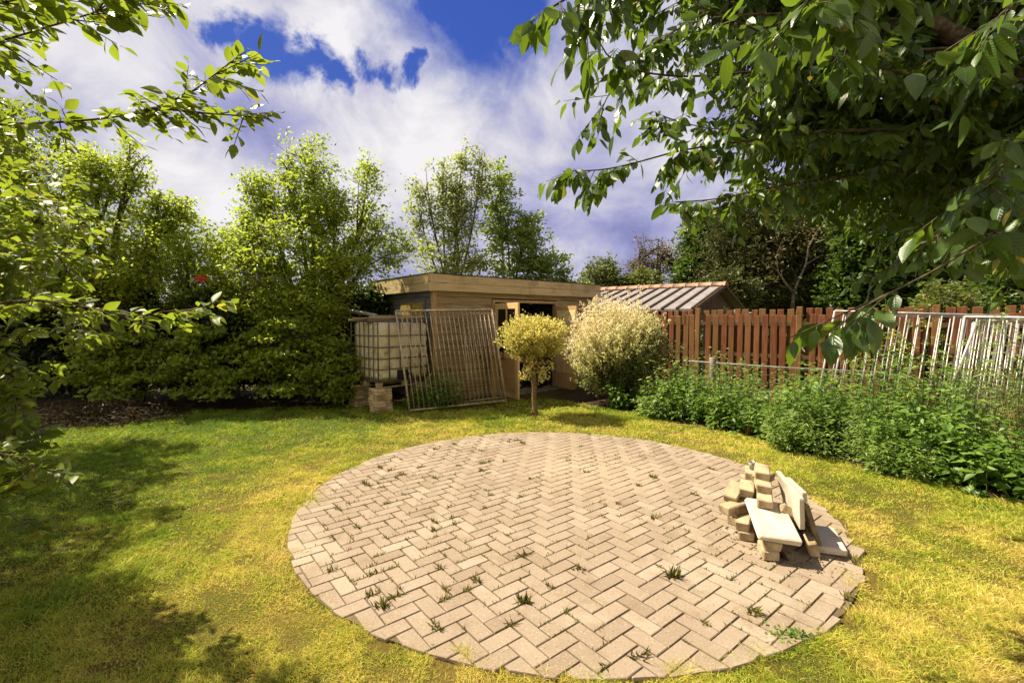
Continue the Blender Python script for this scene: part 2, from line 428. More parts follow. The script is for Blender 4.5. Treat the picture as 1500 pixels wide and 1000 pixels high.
def npmesh(name, V, F, m, parent=None, v=None, uv=None, off=None, smooth=False):
    """V (n,3), F (k,3) triangles or (k,4) quads, v per face"""
    V = np.asarray(V, np.float32)
    if off is not None: V = V - np.asarray(off, np.float32)
    k = F.shape[1]; nf = len(F)
    me = bpy.data.meshes.new(name)
    me.vertices.add(len(V)); me.vertices.foreach_set('co', V.ravel())
    me.loops.add(nf * k); me.loops.foreach_set('vertex_index', F.astype(np.int32).ravel())
    me.polygons.add(nf); me.polygons.foreach_set('loop_start', np.arange(0, nf * k, k, dtype=np.int32))
    if smooth: me.polygons.foreach_set('use_smooth', np.ones(nf, bool))
    me.update(calc_edges=True)
    if v is not None:
        at = me.attributes.new('v', 'FLOAT', 'FACE'); at.data.foreach_set('value', np.asarray(v, np.float32))
    if uv is not None:
        ul = me.uv_layers.new(name='UVMap'); ul.data.foreach_set('uv', uv[F.ravel()].astype(np.float32).ravel())
    me.materials.append(m); me.validate()
    o = bpy.data.objects.new(name, me); COL.objects.link(o)
    if parent is not None: o.parent = parent
    return o

def nrm(a): return a / np.maximum(np.linalg.norm(a, axis=1, keepdims=True), 1e-9)

def leaves(name, P, A, N, L, wr, m, parent, rng, v=None, fine=False, off=None, droop=.15, fold=.12):
    """one mesh of leaves: base P, axis A, face normal N, length L"""
    n = len(P); A = nrm(A); B = nrm(np.cross(A, N)); N = np.cross(B, A)
    L = np.asarray(L)[:, None]; W = L * wr
    if v is None: v = rng.random(n)
    if not fine:
        V = np.stack([P, P + A * L * .48 + B * W * .5 + N * W * fold, P + A * L - N * L * droop, P + A * L * .48 - B * W * .5 + N * W * fold], 1)
        F = (np.arange(n) * 4)[:, None, None] + np.array([[0, 1, 2], [0, 2, 3]])[None]
        return npmesh(name, V.reshape(-1, 3), F.reshape(-1, 3), m, parent, np.repeat(v, 2), None, off)
    tt = np.array([0, .14, .34, .58, .80, 1.0]); ww = np.array([0, .30, .50, .46, .26, 0])
    dr = droop * rng.uniform(-.3, 2.6, n)[:, None]; tw = rng.uniform(-.5, .5, n)[:, None]
    rows = []; uvs = []
    for t, h in zip(tt, ww):
        mid = P + A * L * t - N * L * dr * t * t
        wav = 1 + .06 * rng.standard_normal((n, 1))
        Bt = B + N * tw * t
        lf = mid + Bt * W * h * wav + N * W * h * fold * 2
        rt = mid - Bt * W * h * wav + N * W * h * fold * 2
        rows += [lf, mid, rt]; uvs += [(.5 - h, t), (.5, t), (.5 + h, t)]
    V = np.stack(rows, 1).reshape(-1, 3)
    q = []
    for i in range(5):
        a = i * 3; b = a + 3
        q += [[a, a + 1, b + 1, b], [a + 1, a + 2, b + 2, b + 1]]
    q = np.array(q); F = ((np.arange(n) * 18)[:, None, None] + q[None]).reshape(-1, 4)
    uv = np.tile(np.array(uvs), (n, 1))
    return npmesh(name, V, F, m, parent, np.repeat(v, 10), uv, off, smooth=True)

def sticks(name, P0, P1, r0, r1, m, parent, off=None):
    """thin straight twigs as three-sided tapers"""
    n = len(P0); D = nrm(P1 - P0)
    ref = np.where(np.abs(D[:, 2:3]) > .9, np.array([[1., 0, 0]]), np.array([[0, 0, 1.]]))
    a = nrm(np.cross(D, ref)); b = np.cross(D, a)
    r0 = np.broadcast_to(np.asarray(r0, float).reshape(-1, 1), (n, 1)); r1 = np.broadcast_to(np.asarray(r1, float).reshape(-1, 1), (n, 1))
    rows = []
    for Pq, r in ((P0, r0), (P1, r1)):
        for k in range(3):
            an = 2 * math.pi * k / 3; rows.append(Pq + (a * math.cos(an) + b * math.sin(an)) * r)
    V = np.stack(rows, 1).reshape(-1, 3)
    q = np.array([[0, 1, 4, 3], [1, 2, 5, 4], [2, 0, 3, 5]])
    F = ((np.arange(n) * 6)[:, None, None] + q[None]).reshape(-1, 4)
    return npmesh(name, V, F, m, parent, np.zeros(len(F)) + .5, None, off)

def vnoise(p, seed=0):
    """value noise on (n,2) or (n,3) points, 0..1"""
    p = np.asarray(p, float); i = np.floor(p).astype(int); f = p - i; f = f * f * (3 - 2 * f)
    dim = p.shape[1]; out = np.zeros(len(p))
    for c in range(2 ** dim):
        bits = [(c >> k) & 1 for k in range(dim)]
        h = np.zeros(len(p), np.int64) + seed * 7919
        wgt = np.ones(len(p))
        for k in range(dim):
            h = h * 31337 + (i[:, k] + bits[k]) * (73856093, 19349663, 83492791)[k]
            wgt *= f[:, k] if bits[k] else 1 - f[:, k]
        h = (h ^ (h >> 13)) * 1274126177 & 0x7fffffff
        h = (h ^ (h >> 15)) * 2246822519 & 0x7fffffff
        out += wgt * (h / 0x7fffffff)
    return out


def tree(name, label, cat, base, lobes, nt, lpt, ll, lm, bm, seed, trunk_h=1.2, trunk_r=.09, group=None, tl=.55, wr=.5, spread=.6,
         up=.25, stems=1, limb_r=.35, jitter=.10, vfun=None, twig_r=.006, crown_name='crown', flat=.55, shell=.33, bark_show=True):
    """trunk with limbs to every lobe, twigs through the lobes, leaves along the twigs"""
    rng = np.random.default_rng(seed); rr = random.Random(seed)
    root = thing(name, label, cat, base, 0, group)
    b = Vector(base); mb = MB(seed); sk = []
    fork = b + Vector((0, 0, trunk_h))
    for s in range(stems):
        o = Vector((rr.uniform(-1, 1), rr.uniform(-1, 1), 0)) * (.22 * (stems > 1))
        pts = [b + o + Vector((0, 0, -.05)), b + o * 1.2 + Vector((rr.uniform(-.04, .04), rr.uniform(-.04, .04), trunk_h * .5)), fork + o * 1.6]
        mb.tube(pts, [trunk_r * 1.25, trunk_r, trunk_r * .85], 8); sk += pts
    for (c, rad, wgt) in lobes:
        c = Vector(c)
        top = c + Vector((rr.uniform(-.15, .15) * rad[0], rr.uniform(-.15, .15) * rad[1], rad[2] * .75))
        st = fork + Vector((rr.uniform(-.1, .1), rr.uniform(-.1, .1), -rr.uniform(0, .3) * trunk_h))
        mid = st.lerp(c, .5) + Vector((rr.uniform(-.12, .12), rr.uniform(-.12, .12), .06)) * (c - st).length
        pts = []
        for i in range(9):
            t = i / 8
            pts.append(st * (1 - t) ** 3 + mid * (3 * t * (1 - t) ** 2) + c * (3 * t * t * (1 - t)) + top * t ** 3)
        r0 = trunk_r * (.75 if len(lobes) > 1 else .85)
        mb.tube(pts, [r0 * (1 - i / 8) + .007 for i in range(9)], 6); sk += pts
        for i in range(4):                                            # side limbs
            k = rr.randint(3, 7); a = rr.uniform(0, 6.28)
            e = c + Vector((math.cos(a) * rad[0] * .75, math.sin(a) * rad[1] * .75, rr.uniform(-.3, .6) * rad[2]))
            p2 = [pts[k], pts[k].lerp(e, .5) + Vector((0, 0, .05)), e]
            mb.tube(p2, [r0 * .4 + .005, r0 * .25 + .004, .004], 5); sk += p2 + [p2[0].lerp(p2[1], .5), p2[1].lerp(p2[2], .5)]
    mb.build('trunk', bm, root, True, off=base)
    SK = np.array([list(p) for p in sk])
    wts = np.array([l[2] for l in lobes], float); wts /= wts.sum()
    li = rng.choice(len(lobes), nt, p=wts)
    C = np.array([l[0] for l in lobes], float)[li]; RD = np.array([l[1] for l in lobes], float)[li]
    D = nrm(rng.standard_normal((nt, 3)))
    rad = rng.random(nt) ** shell
    bumpy = .45 + 1.0 * vnoise(D * 2.1 + li[:, None] * 5.3 + 20, seed)
    E = C + D * RD * (rad * bumpy)[:, None]
    E[:, 2] = np.maximum(E[:, 2], .12)
    dist = ((E[:, None, :2] - SK[None, :, :2]) ** 2).sum(2) + 1.5 * np.maximum(SK[None, :, 2] - E[:, None, 2] + .1, 0) ** 2 + .4 * (E[:, None, 2] - SK[None, :, 2]) ** 2
    S = SK[dist.argmin(1)]
    vec = E - S; ln = np.linalg.norm(vec, axis=1, keepdims=True)
    dirn = nrm(nrm(vec) + np.array([[0, 0, up]]) + .35 * rng.standard_normal((nt, 3)))
    tln = np.minimum(tl * rng.uniform(.6, 1.3, (nt, 1)), np.maximum(ln, .15))
    T0 = E - dirn * tln
    sticks('branches', np.concatenate([T0, S]), np.concatenate([E, T0]), np.concatenate([np.full(nt, twig_r), np.full(nt, twig_r * 1.8)]),
           np.concatenate([np.full(nt, twig_r * .35), np.full(nt, twig_r)]), bm, root, base)
    n = nt * lpt
    f = rng.uniform(.15, 1.05, (nt, lpt, 1))
    P = T0[:, None] + (E - T0)[:, None] * f + rng.standard_normal((nt, lpt, 3)) * jitter * np.array([1, 1, flat])
    A = dirn[:, None] * .5 + rng.standard_normal((nt, lpt, 3)) * spread * np.array([1, 1, .6]) + np.array([0, 0, -.12])
    Nn = np.array([0, 0, 1.]) + rng.standard_normal((nt, lpt, 3)) * .75
    L = ll * rng.uniform(.65, 1.3, n)
    v = rng.random(n)
    if vfun is not None: v = vfun(P.reshape(-1, 3), f.reshape(-1), v, rad.repeat(lpt), rng)
    leaves(crown_name, P.reshape(-1, 3), A.reshape(-1, 3), Nn.reshape(-1, 3), L, wr, lm, root, rng, v=v, off=base)
    return root


# ================================================================ THE SETTING
CX, CY, CR = .44, 4.42, 2.34
BED = [(1.2, 9.3), (1.67, 8.72), (2.3, 8.22), (2.73, 7.41), (3.30, 6.74), (3.55, 5.87), (4.05, 5.07), (4.39, 4.55), (4.62, 4.1), (5.1, 3.3), (5.9, 2.0)]
HEDGE_EDGE = [(-2.2, 9.3), (-3.07, 9.07), (-4.24, 8.75), (-5.5, 8.4), (-6.5, 7.45), (-7.1, 6.5), (-7.6, 5.2), (-8.0, 3)]
def sheet(name, poly, z, m, thick=0):
    me = bpy.data.meshes.new(name); me.from_pydata([(x, y, z) for x, y in poly], [], [tuple(range(len(poly)))])
    at = me.attributes.new('v', 'FLOAT', 'FACE'); at.data.foreach_set('value', [.5] * len(me.polygons))
    me.materials.append(m); o = bpy.data.objects.new(name, me); COL.objects.link(o); tag(o, kind='structure'); return o
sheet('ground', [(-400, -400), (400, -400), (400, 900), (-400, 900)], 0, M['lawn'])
sheet('soil_bed', BED + [(9, 2.0), (9, 7), (2.4, 12), (.9, 10.2)], .004, M['soil'])
sheet('hedge_bed', HEDGE_EDGE + [(-14, 3), (-14, 12), (-2.2, 12)], .004, M['soil'])
rr = random.Random(5)
sheet('sand_bed', [(CX + (CR - .03 + .02 * math.sin(a * 7) + rr.uniform(0, .03)) * math.cos(a), CY + (CR - .03 + .02 * math.sin(a * 5) + rr.uniform(0, .03)) * math.sin(a)) for a in [2 * math.pi * i / 90 for i in range(90)]], .0125, M['sand'])

def clip_poly(poly, c, r):
    out = poly
    for k in range(48):
        a = 2 * math.pi * (k + .5) / 48; nx, ny = math.cos(a), math.sin(a); res = []
        for i in range(len(out)):
            p, q_ = out[i], out[(i + 1) % len(out)]
            dp = (p[0] - c[0]) * nx + (p[1] - c[1]) * ny - r; dq = (q_[0] - c[0]) * nx + (q_[1] - c[1]) * ny - r
            if dp <= 0: res.append(p)
            if dp * dq < 0:
                t = dp / (dp - dq); res.append((p[0] + (q_[0] - p[0]) * t, p[1] + (q_[1] - p[1]) * t))
        out = res
        if len(out) < 3: return []
    return out
JOINTS = []
def patio():
    mb = MB(11); r = random.Random(12); th = R(38.5); cu, su = math.cos(th), math.sin(th); U = .105
    for i in range(-27, 28):
        for j in range(-27, 28):
            m_ = (i - j) % 4
            if m_ == 0: x0, x1, y0, y1 = i, i + 2, j, j + 1
            elif m_ == 3: x0, x1, y0, y1 = i, i + 1, j, j + 2
            else: continue
            g = .0040
            ang0 = r.uniform(-.012, .012); dx, dy = r.uniform(-.0018, .0018), r.uniform(-.0018, .0018)
            mx, my = (x0 + x1) / 2 * U, (y0 + y1) / 2 * U
            poly = []
            for (px, py) in ((x0, y0), (x1, y0), (x1, y1), (x0, y1)):
                lx, ly = px * U - mx, py * U - my
                lx -= math.copysign(g, lx); ly -= math.copysign(g, ly)
                lx, ly = lx * math.cos(ang0) - ly * math.sin(ang0), lx * math.sin(ang0) + ly * math.cos(ang0)
                X, Y = lx + mx + dx, ly + my + dy
                poly.append((CX + X * cu - Y * su, CY + X * su + Y * cu))
            wx_, wy_ = CX + mx * cu - my * su, CY + mx * su + my * cu
            dist = math.hypot(wx_ - CX, wy_ - CY); ang = math.degrees(math.atan2(wy_ - CY, wx_ - CX))
            stepped = False
            if dist > CR + .12: continue
            if stepped:
                continue
            else:
                poly = clip_poly(poly, (CX, CY), CR + r.uniform(-.02, .02) * (2 if -60 < ang < 10 else .3))
                if not poly: continue
                ar = abs(sum(poly[k][0] * poly[(k + 1) % len(poly)][1] - poly[(k + 1) % len(poly)][0] * poly[k][1] for k in range(len(poly)))) / 2
                if ar < .003: continue
            if dist < CR - .12: JOINTS.append((poly[0], poly[1], ang)); JOINTS.append((poly[1], poly[2], ang))
            cx = sum(p[0] for p in poly) / len(poly); cy = sum(p[1] for p in poly) / len(poly)
            tx, ty, h = r.gauss(0, .0035), r.gauss(0, .0035), .021 + r.gauss(0, .0006)
            bv = .0035; k = len(poly); vs = []
            z = lambda x, y: h + (x - cx) * tx + (y - cy) * ty
            ins = []
            for (x, y) in poly:
                dl = math.hypot(x - cx, y - cy) or 1; ins.append((x - (x - cx) / dl * bv * 1.3, y - (y - cy) / dl * bv * 1.3))
            vs += [(x, y, z(x, y)) for x, y in ins]
            vs += [(x, y, z(x, y) - bv) for x, y in poly]
            vs += [(x, y, .002) for x, y in poly]
            fs = [tuple(range(k))]
            for a in range(k):
                b = (a + 1) % k
                fs += [(a, k + a, k + b, b), (k + a, 2 * k + a, 2 * k + b, k + b)]
            mb.add(vs, fs, min(1, max(0, r.gauss(.45 if m_ == 0 else .56, .24))))  # one laying direction coloured lighter, to mimic how it reflects light
    o = mb.build('patio', M['paver']); tag(o, kind='structure')
patio()

# ---- the lawn itself
def inside(px, py, poly):
    ins = np.zeros(len(px), bool); n = len(poly)
    for i in range(n):
        x1, y1 = poly[i]; x2, y2 = poly[(i + 1) % n]
        c = ((y1 > py) != (y2 > py)) & (px < (x2 - x1) * (py - y1) / (y2 - y1 + 1e-12) + x1); ins ^= c
    return ins
def lawn():
    rng = np.random.default_rng(3); Ps = []; Ls = []; Ws = []
    for (ya, yb, dens, wid, ln) in [(.9, 1.6, 10000, .0022, .026), (1.6, 2.6, 26000, .0021, .025), (2.6, 4, 15000, .0030, .027), (4, 6, 8000, .0042, .029), (6, 8.5, 4200, .006, .032), (8.5, 11.5, 1500, .009, .04)]:
        xa, xb = -1.25 * yb - .6, 1.25 * yb + .6
        n = int(dens * (yb - ya) * (xb - xa))
        x = rng.uniform(xa, xb, n); y = rng.uniform(ya, yb, n)
        rd = np.hypot(x - CX, y - CY); an = np.arctan2(y - CY, x - CX)
        edge = CR - .07 + .10 * (vnoise(np.stack([an * 9 + 40, np.zeros(n) + 3], 1), 4) - .45) + np.where((an > -1.3) & (an < .1), -.05, .0)
        bare = vnoise(np.stack([x * 6 + 50, y * 6 + 50], 1), 9)
        ok = (rd > edge) & ~((rd < CR + .08) & (bare > .80)) & ~((bare > .70) & (rng.random(n) < .6))
        ok &= ~inside(x, y, BED + [(9, 2), (9, 7), (2.4, 12), (.9, 10.2)]) & ~inside(x, y, HEDGE_EDGE + [(-14, 3), (-14, 12), (-2.2, 12)])
        ok &= ~inside(x, y, [(-.3, 9.75), (.6, 9.4), (1.55, 9.6), (2.4, 12), (-1.4, 9.4), (-1.0, 9.3)])
        x, y = x[ok], y[ok]; n = len(x)
        tu = vnoise(np.stack([x * 5.5 + 9, y * 5.5 + 7], 1), 2); tu2 = vnoise(np.stack([x * 1.6, y * 1.6 + 30], 1), 6)
        Ps.append(np.stack([x, y, np.zeros(n)], 1)); tu = .55 * tu + .45 * vnoise(np.stack([x * 14 + 3, y * 14 + 5], 1), 13); Ls.append(ln * (.12 + 2.6 * np.clip(tu - .16, .05, 1) * (.45 + 1.1 * tu2)) * rng.uniform(.6, 1.5, n) * np.where(rng.random(n) < .06, 1.8, 1)); Ws.append(np.full(n, wid) * rng.uniform(.7, 1.4, n))
    P = np.concatenate(Ps); L = np.concatenate(Ls)[:, None]; W = np.concatenate(Ws)[:, None]; n = len(P)
    # combed by the mower: blades lie over in drifts
    fl = 6.28 * vnoise(P[:, :2] * 2.4 + 11, 8) + rng.normal(0, 1.7, n)
    A = np.stack([np.cos(fl), np.sin(fl), np.zeros(n)], 1) * rng.uniform(.35, 1.5, (n, 1)) + np.array([0, 0, 1.]); A = nrm(A)
    B = nrm(np.cross(A, nrm(rng.standard_normal((n, 3)))))
    mid = P + A * L * .55
    tip = P + A * L + np.stack([np.cos(fl), np.sin(fl), -.35 * np.ones(n)], 1) * L * .35
    V = np.stack([P - B * W * .5, P + B * W * .5, mid + B * W * .4, mid - B * W * .4, tip], 1).reshape(-1, 3)
    F = ((np.arange(n) * 5)[:, None, None] + np.array([[0, 1, 2], [0, 2, 3], [3, 2, 4]])[None]).reshape(-1, 3)
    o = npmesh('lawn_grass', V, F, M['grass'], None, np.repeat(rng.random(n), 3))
    tag(o, 'mown lawn grass with dry straw coloured patches around the paved circle', 'grass', kind='stuff')
lawn()


# ================================================================ THE SHED
def shed():
    ang = R(40); C0 = Vector((-1.533, 8.9, 0))
    u = Vector((math.cos(ang), math.sin(ang), 0)); v = Vector((-math.sin(ang), math.cos(ang), 0))
    W0 = C0 + u * .12 + v * .12
    root = thing('garden_shed', 'weathered wooden garden shed with flat roof and two open doors', 'shed', W0, ang)
    LX, LY, HT = 4.75, 2.55, 2.24; DA, DB, DH = 1.49, 3.31, 2.02
    r = random.Random(2)
    def wall_x(name, y0, m, spans, door=False):
        mb = MB(7); bh = .148; z = .03; k = 0
        while z < HT - .01:
            z1 = min(z + bh, HT)
            for (a, b) in (spans if (z < DH - .02 and door) else [(0.02, LX - .02)]):
                zz1 = z1
                mb.box(a, b, y0 + r.uniform(-.003, .003), y0 + .035, z + .004, zz1, .006, jig=.0015)
            z = z1; k += 1
        return mb.build(name, m, root)
    wall_x('front_wall', 0, M['shed_wood'], [(.02, DA - .062), (DB + .062, LX - .02)], True)
    mb = MB(8)
    for nm, xx, m in (('side_wall', 0.0, M['side_wood']), ('end_wall', LX - .035, M['side_wood'])):
        mb = MB(8); z = .03
        while z < HT - .01:
            z1 = min(z + .148, HT); mb.box(xx + r.uniform(-.003, .003), xx + .035, .10, LY - .02, z + .004, z1, .006); z = z1
        mb.build(nm, m, root)
    MB().box(.05, LX - .05, LY - .04, LY, .03, HT).build('back_wall', M['dark_inside'], root)
    MB().box(.04, LX - .04, .04, LY - .04, .006, .03).build('floor', M['concrete_floor'], root)
    mb = MB(4)
    for (x, y) in ((-.022, -.022), (LX - .07, -.022), (-.022, LY - .07), (LX - .07, LY - .07)): mb = MB(4); mb.box(x, x + .092, y, y + .092, .01, HT, .006); mb.build('corner_post', M['post_wood'], root)
    # roof with a two-board fascia
    ov = .12
    rf = MB().box(-ov + .03, LX + ov - .03, -ov + .03, LY + ov - .03, HT + .003, 2.50).build('roof', M['dark_inside'], root)
    MB().box(-ov - .012, LX + ov + .012, -ov - .012, LY + ov + .012, 2.531, 2.546, .003).build('roofing_felt', M['roofing'], rf)
    fb = MB(21)
    for (a, b) in ((2.205, 2.366), (2.370, 2.529)):
        s = LX * .56 + (.4 if a > 2.3 else -.5)
        fb.box(-ov + .004, s - .001, -ov, -ov + .026, a, b, .004, jig=.001); fb.box(s + .001, LX + ov, -ov + .001, -ov + .027, a, b, .004, jig=.001)
        fb.box(LX + ov - .026, LX + ov + .001, -ov + .028, LY + ov, a, b, .004)
        fb.box(-ov, LX + ov, LY + ov - .026, LY + ov, a, b, .004)
    fb.build('fascia', M['fascia_wood'], root)
    fb = MB(22)
    for (a, b) in ((2.205, 2.366), (2.370, 2.529)): fb.box(-ov, -ov + .026, -ov + .05, LY + ov - .03, a, b, .004, jig=.001)
    fb.box(-ov - .012, -ov + .05, -ov - .012, -ov + .048, 2.198, 2.535, .004)
    m_left = woodmat('fascia_wood_side', (.38, .27, .135), (.54, .405, .22), (.62, .495, .29), axis=1, vary=.25)
    fb.build('fascia', m_left, root)
    # side window boarded with an ochre sheet
    wn = MB().box(-.030, -.003, .30, 1.35, 1.30, 2.06, .004).build('window_frame', M['side_wood'], root)
    MB().box(-.038, -.031, .36, 1.29, 1.36, 2.0).build('boarding', M['ochre_panel'], wn)
    # door frame
    mb = MB(31)
    mb.box(DA - .06, DA, -.028, .07, .03, DH + .06, .004); mb.box(DB, DB + .06, -.028, .07, .03, DH + .06, .004); mb.box(DA + .001, DB - .001, -.028, .07, DH, DH + .06, .004)
    mb.build('door_frame', M['post_wood'], root)
    MB(32).box(DA - .05, DB + .05, -.30, .02, .006, .05, .01).build('door_sill', M['concrete_floor'], root)
    def leaf(hx, wdt, wang, mirror):
        d_ = thing('door', None, None); del_keys(d_)
        d_.parent = root; d_.location = (hx, -.035, .05); d_.rotation_euler = (0, 0, wang - ang)
        return d_
    def del_keys(o):
        for k in list(o.keys()): del o[k]
    # left door: stiles, rails, mullion, glass, lower panel (local x away from the hinge)
    for hx, wdt, wang, kind in ((DA + .005, .88, R(-56.6), 'glazed'), (DB - .005, .80, R(-59), 'sheet')):
        if kind == 'glazed':
            mb = MB(41); H = 1.93; t0, t1 = -.022, .022
            mb.box(0, .10, t0, t1, 0, H, .004); mb.box(wdt - .11, wdt, t0, t1, 0, H, .004)
            for (z0, z1) in ((0, .10), (.80, .91), (H - .12, H)): mb.box(.1005, wdt - .1105, t0 + .002, t1 - .002, z0, z1, .004)
            mb.box(wdt * .5 - .022, wdt * .5 + .022, t0 + .006, t1 - .006, .9105, H - .1205, .003)
            dr = mb.build('door', M['door_wood'], root)
            MB(42).box(.1005, wdt * .5 - .0225, -.003, .003, .9105, H - .1205).box(wdt * .5 + .0225, wdt - .1105, -.003, .003, .9105, H - .1205).build('pane', M['glass'], dr)
            p = MB(43)
            for k in range(5): p.box(.1005, wdt - .1105, -.010, .010, .1005 + k * .14, .1005 + (k + 1) * .14 - .003, .003)
            p.build('lower_panel', M['door_panel'], dr)
            h = MB(44); h.tube([(wdt - .05, -.024, .98), (wdt - .05, -.07, .98), (wdt - .13, -.072, .98)], .009, 8); h.box(wdt - .075, wdt - .028, -.028, -.0225, .90, 1.06, .002); h.build('handle', M['galv'], dr)
            dr['label'] = 'open glazed door of pale wood with one upright glazing bar'
        else:
            H = 1.90; mb = MB(45)
            out_ = [(0, 0), (wdt - .09, 0), (wdt - .04, .015), (wdt - .012, .05), (wdt, .11), (wdt, H), (0, H)]
            n = len(out_); mb.add([(x, -.02, z) for x, z in out_] + [(x, .02, z) for x, z in out_], [tuple(range(n)), tuple(range(2 * n - 1, n - 1, -1))] + [(k, k + n, (k + 1) % n + n, (k + 1) % n) for k in range(n)])
            dr = mb.build('door', M['door_panel'], root)
            MB(46).box(.0, .075, -.034, -.0205, .0, H, .003).box(.0, .075, .0205, .034, 0, H, .003).build('stile', M['post_wood'], dr)
            MB(47).box(.085, wdt - .02, -.0275, -.0205, .86, H - .10, .002).build('upper_panel', M['cream_panel'], dr)
            MB(48).box(.085, wdt - .03, -.0255, -.0205, .36, .84, .002).build('lower_panel', M['door_wood'], dr)
            dr['label'] = 'open boarded door with cream upper panel and rounded corner'
        dr.location = (hx, -.04, .06); dr.rotation_euler = (0, 0, wang - ang)
    return root, W0, u, v
SHED, W0, SU, SV = shed()
def sp(x, y, z=0): return W0 + SU * x + SV * y + Vector((0, 0, z))

# yellow machine inside the doorway
def machine():
    p = sp(2.42, .42, .03)
    t = thing('pressure_washer', 'yellow machine on small wheels just inside the shed doorway', 'machine', p, R(30))
    prof = [(.02, .10), (.13, .11), (.17, .16), (.18, .26), (.15, .38), (.08, .45), (.02, .46)]
    MB(1).lathe(prof, 16).build('body', M['yellow_paint'], t, True)
    for s in (-1, 1):
        wmb = MB(2); wmb.lathe([(.03, -.022), (.085, -.025), (.095, -.012), (.095, .012), (.085, .025), (.03, .022)], 18, M=Matrix.Translation((.02, s * .19, .095)) @ Matrix.Rotation(R(90), 4, 'X'))
        wh = wmb.build('wheel', M['black_rubber'], t, True)
        MB(3).lathe([(.005, -.03), (.03, -.028), (.03, .028), (.005, .03)], 10, M=Matrix.Translation((.02, s * .19, .095)) @ Matrix.Rotation(R(90), 4, 'X')).build('hub', M['galv'], wh)
    MB(4).tube([(.1, -.14, .3), (.2, -.15, .7), (.22, -.12, .78), (.22, .12, .78), (.2, .15, .7), (.1, .14, .3)], .012, 8).build('handle', M['black_rubber'], t, True)
    p2 = sp(3.0, .35, .03)
    t = thing('lawn_mower', 'black mower with orange cap standing inside the shed beside the yellow machine', 'mower', p2, R(70))
    MB(5).lathe([(.05, .08), (.22, .09), (.24, .16), (.2, .22), (.1, .25), (.03, .26)], 18).build('deck', M['black_rubber'], t, True)
    MB(6).lathe([(.02, .26), (.09, .262), (.1, .32), (.07, .40), (.02, .41)], 14).build('motor', M['dark_inside'], t, True)
    MB(7).lathe([(.01, .41), (.05, .412), (.05, .45), (.01, .46)], 12).build('cap', M['orange_paint'], t, True)
    MB(8).tube([(-.15, -.16, .2), (-.5, -.17, .75), (-.55, -.12, .82), (-.55, .12, .82), (-.5, .17, .75), (-.15, .16, .2)], .011, 8).build('handle', M['galv'], t, True)
    for sx in (-1, 1):
        for sy in (-1, 1):
            MB(9).lathe([(.02, -.02), (.075, -.022), (.08, 0), (.075, .022), (.02, .02)], 14, M=Matrix.Translation((sx * .17, sy * .21, .08)) @ Matrix.Rotation(R(90), 4, 'X')).build('wheel', M['black_rubber'], t, True)
machine()

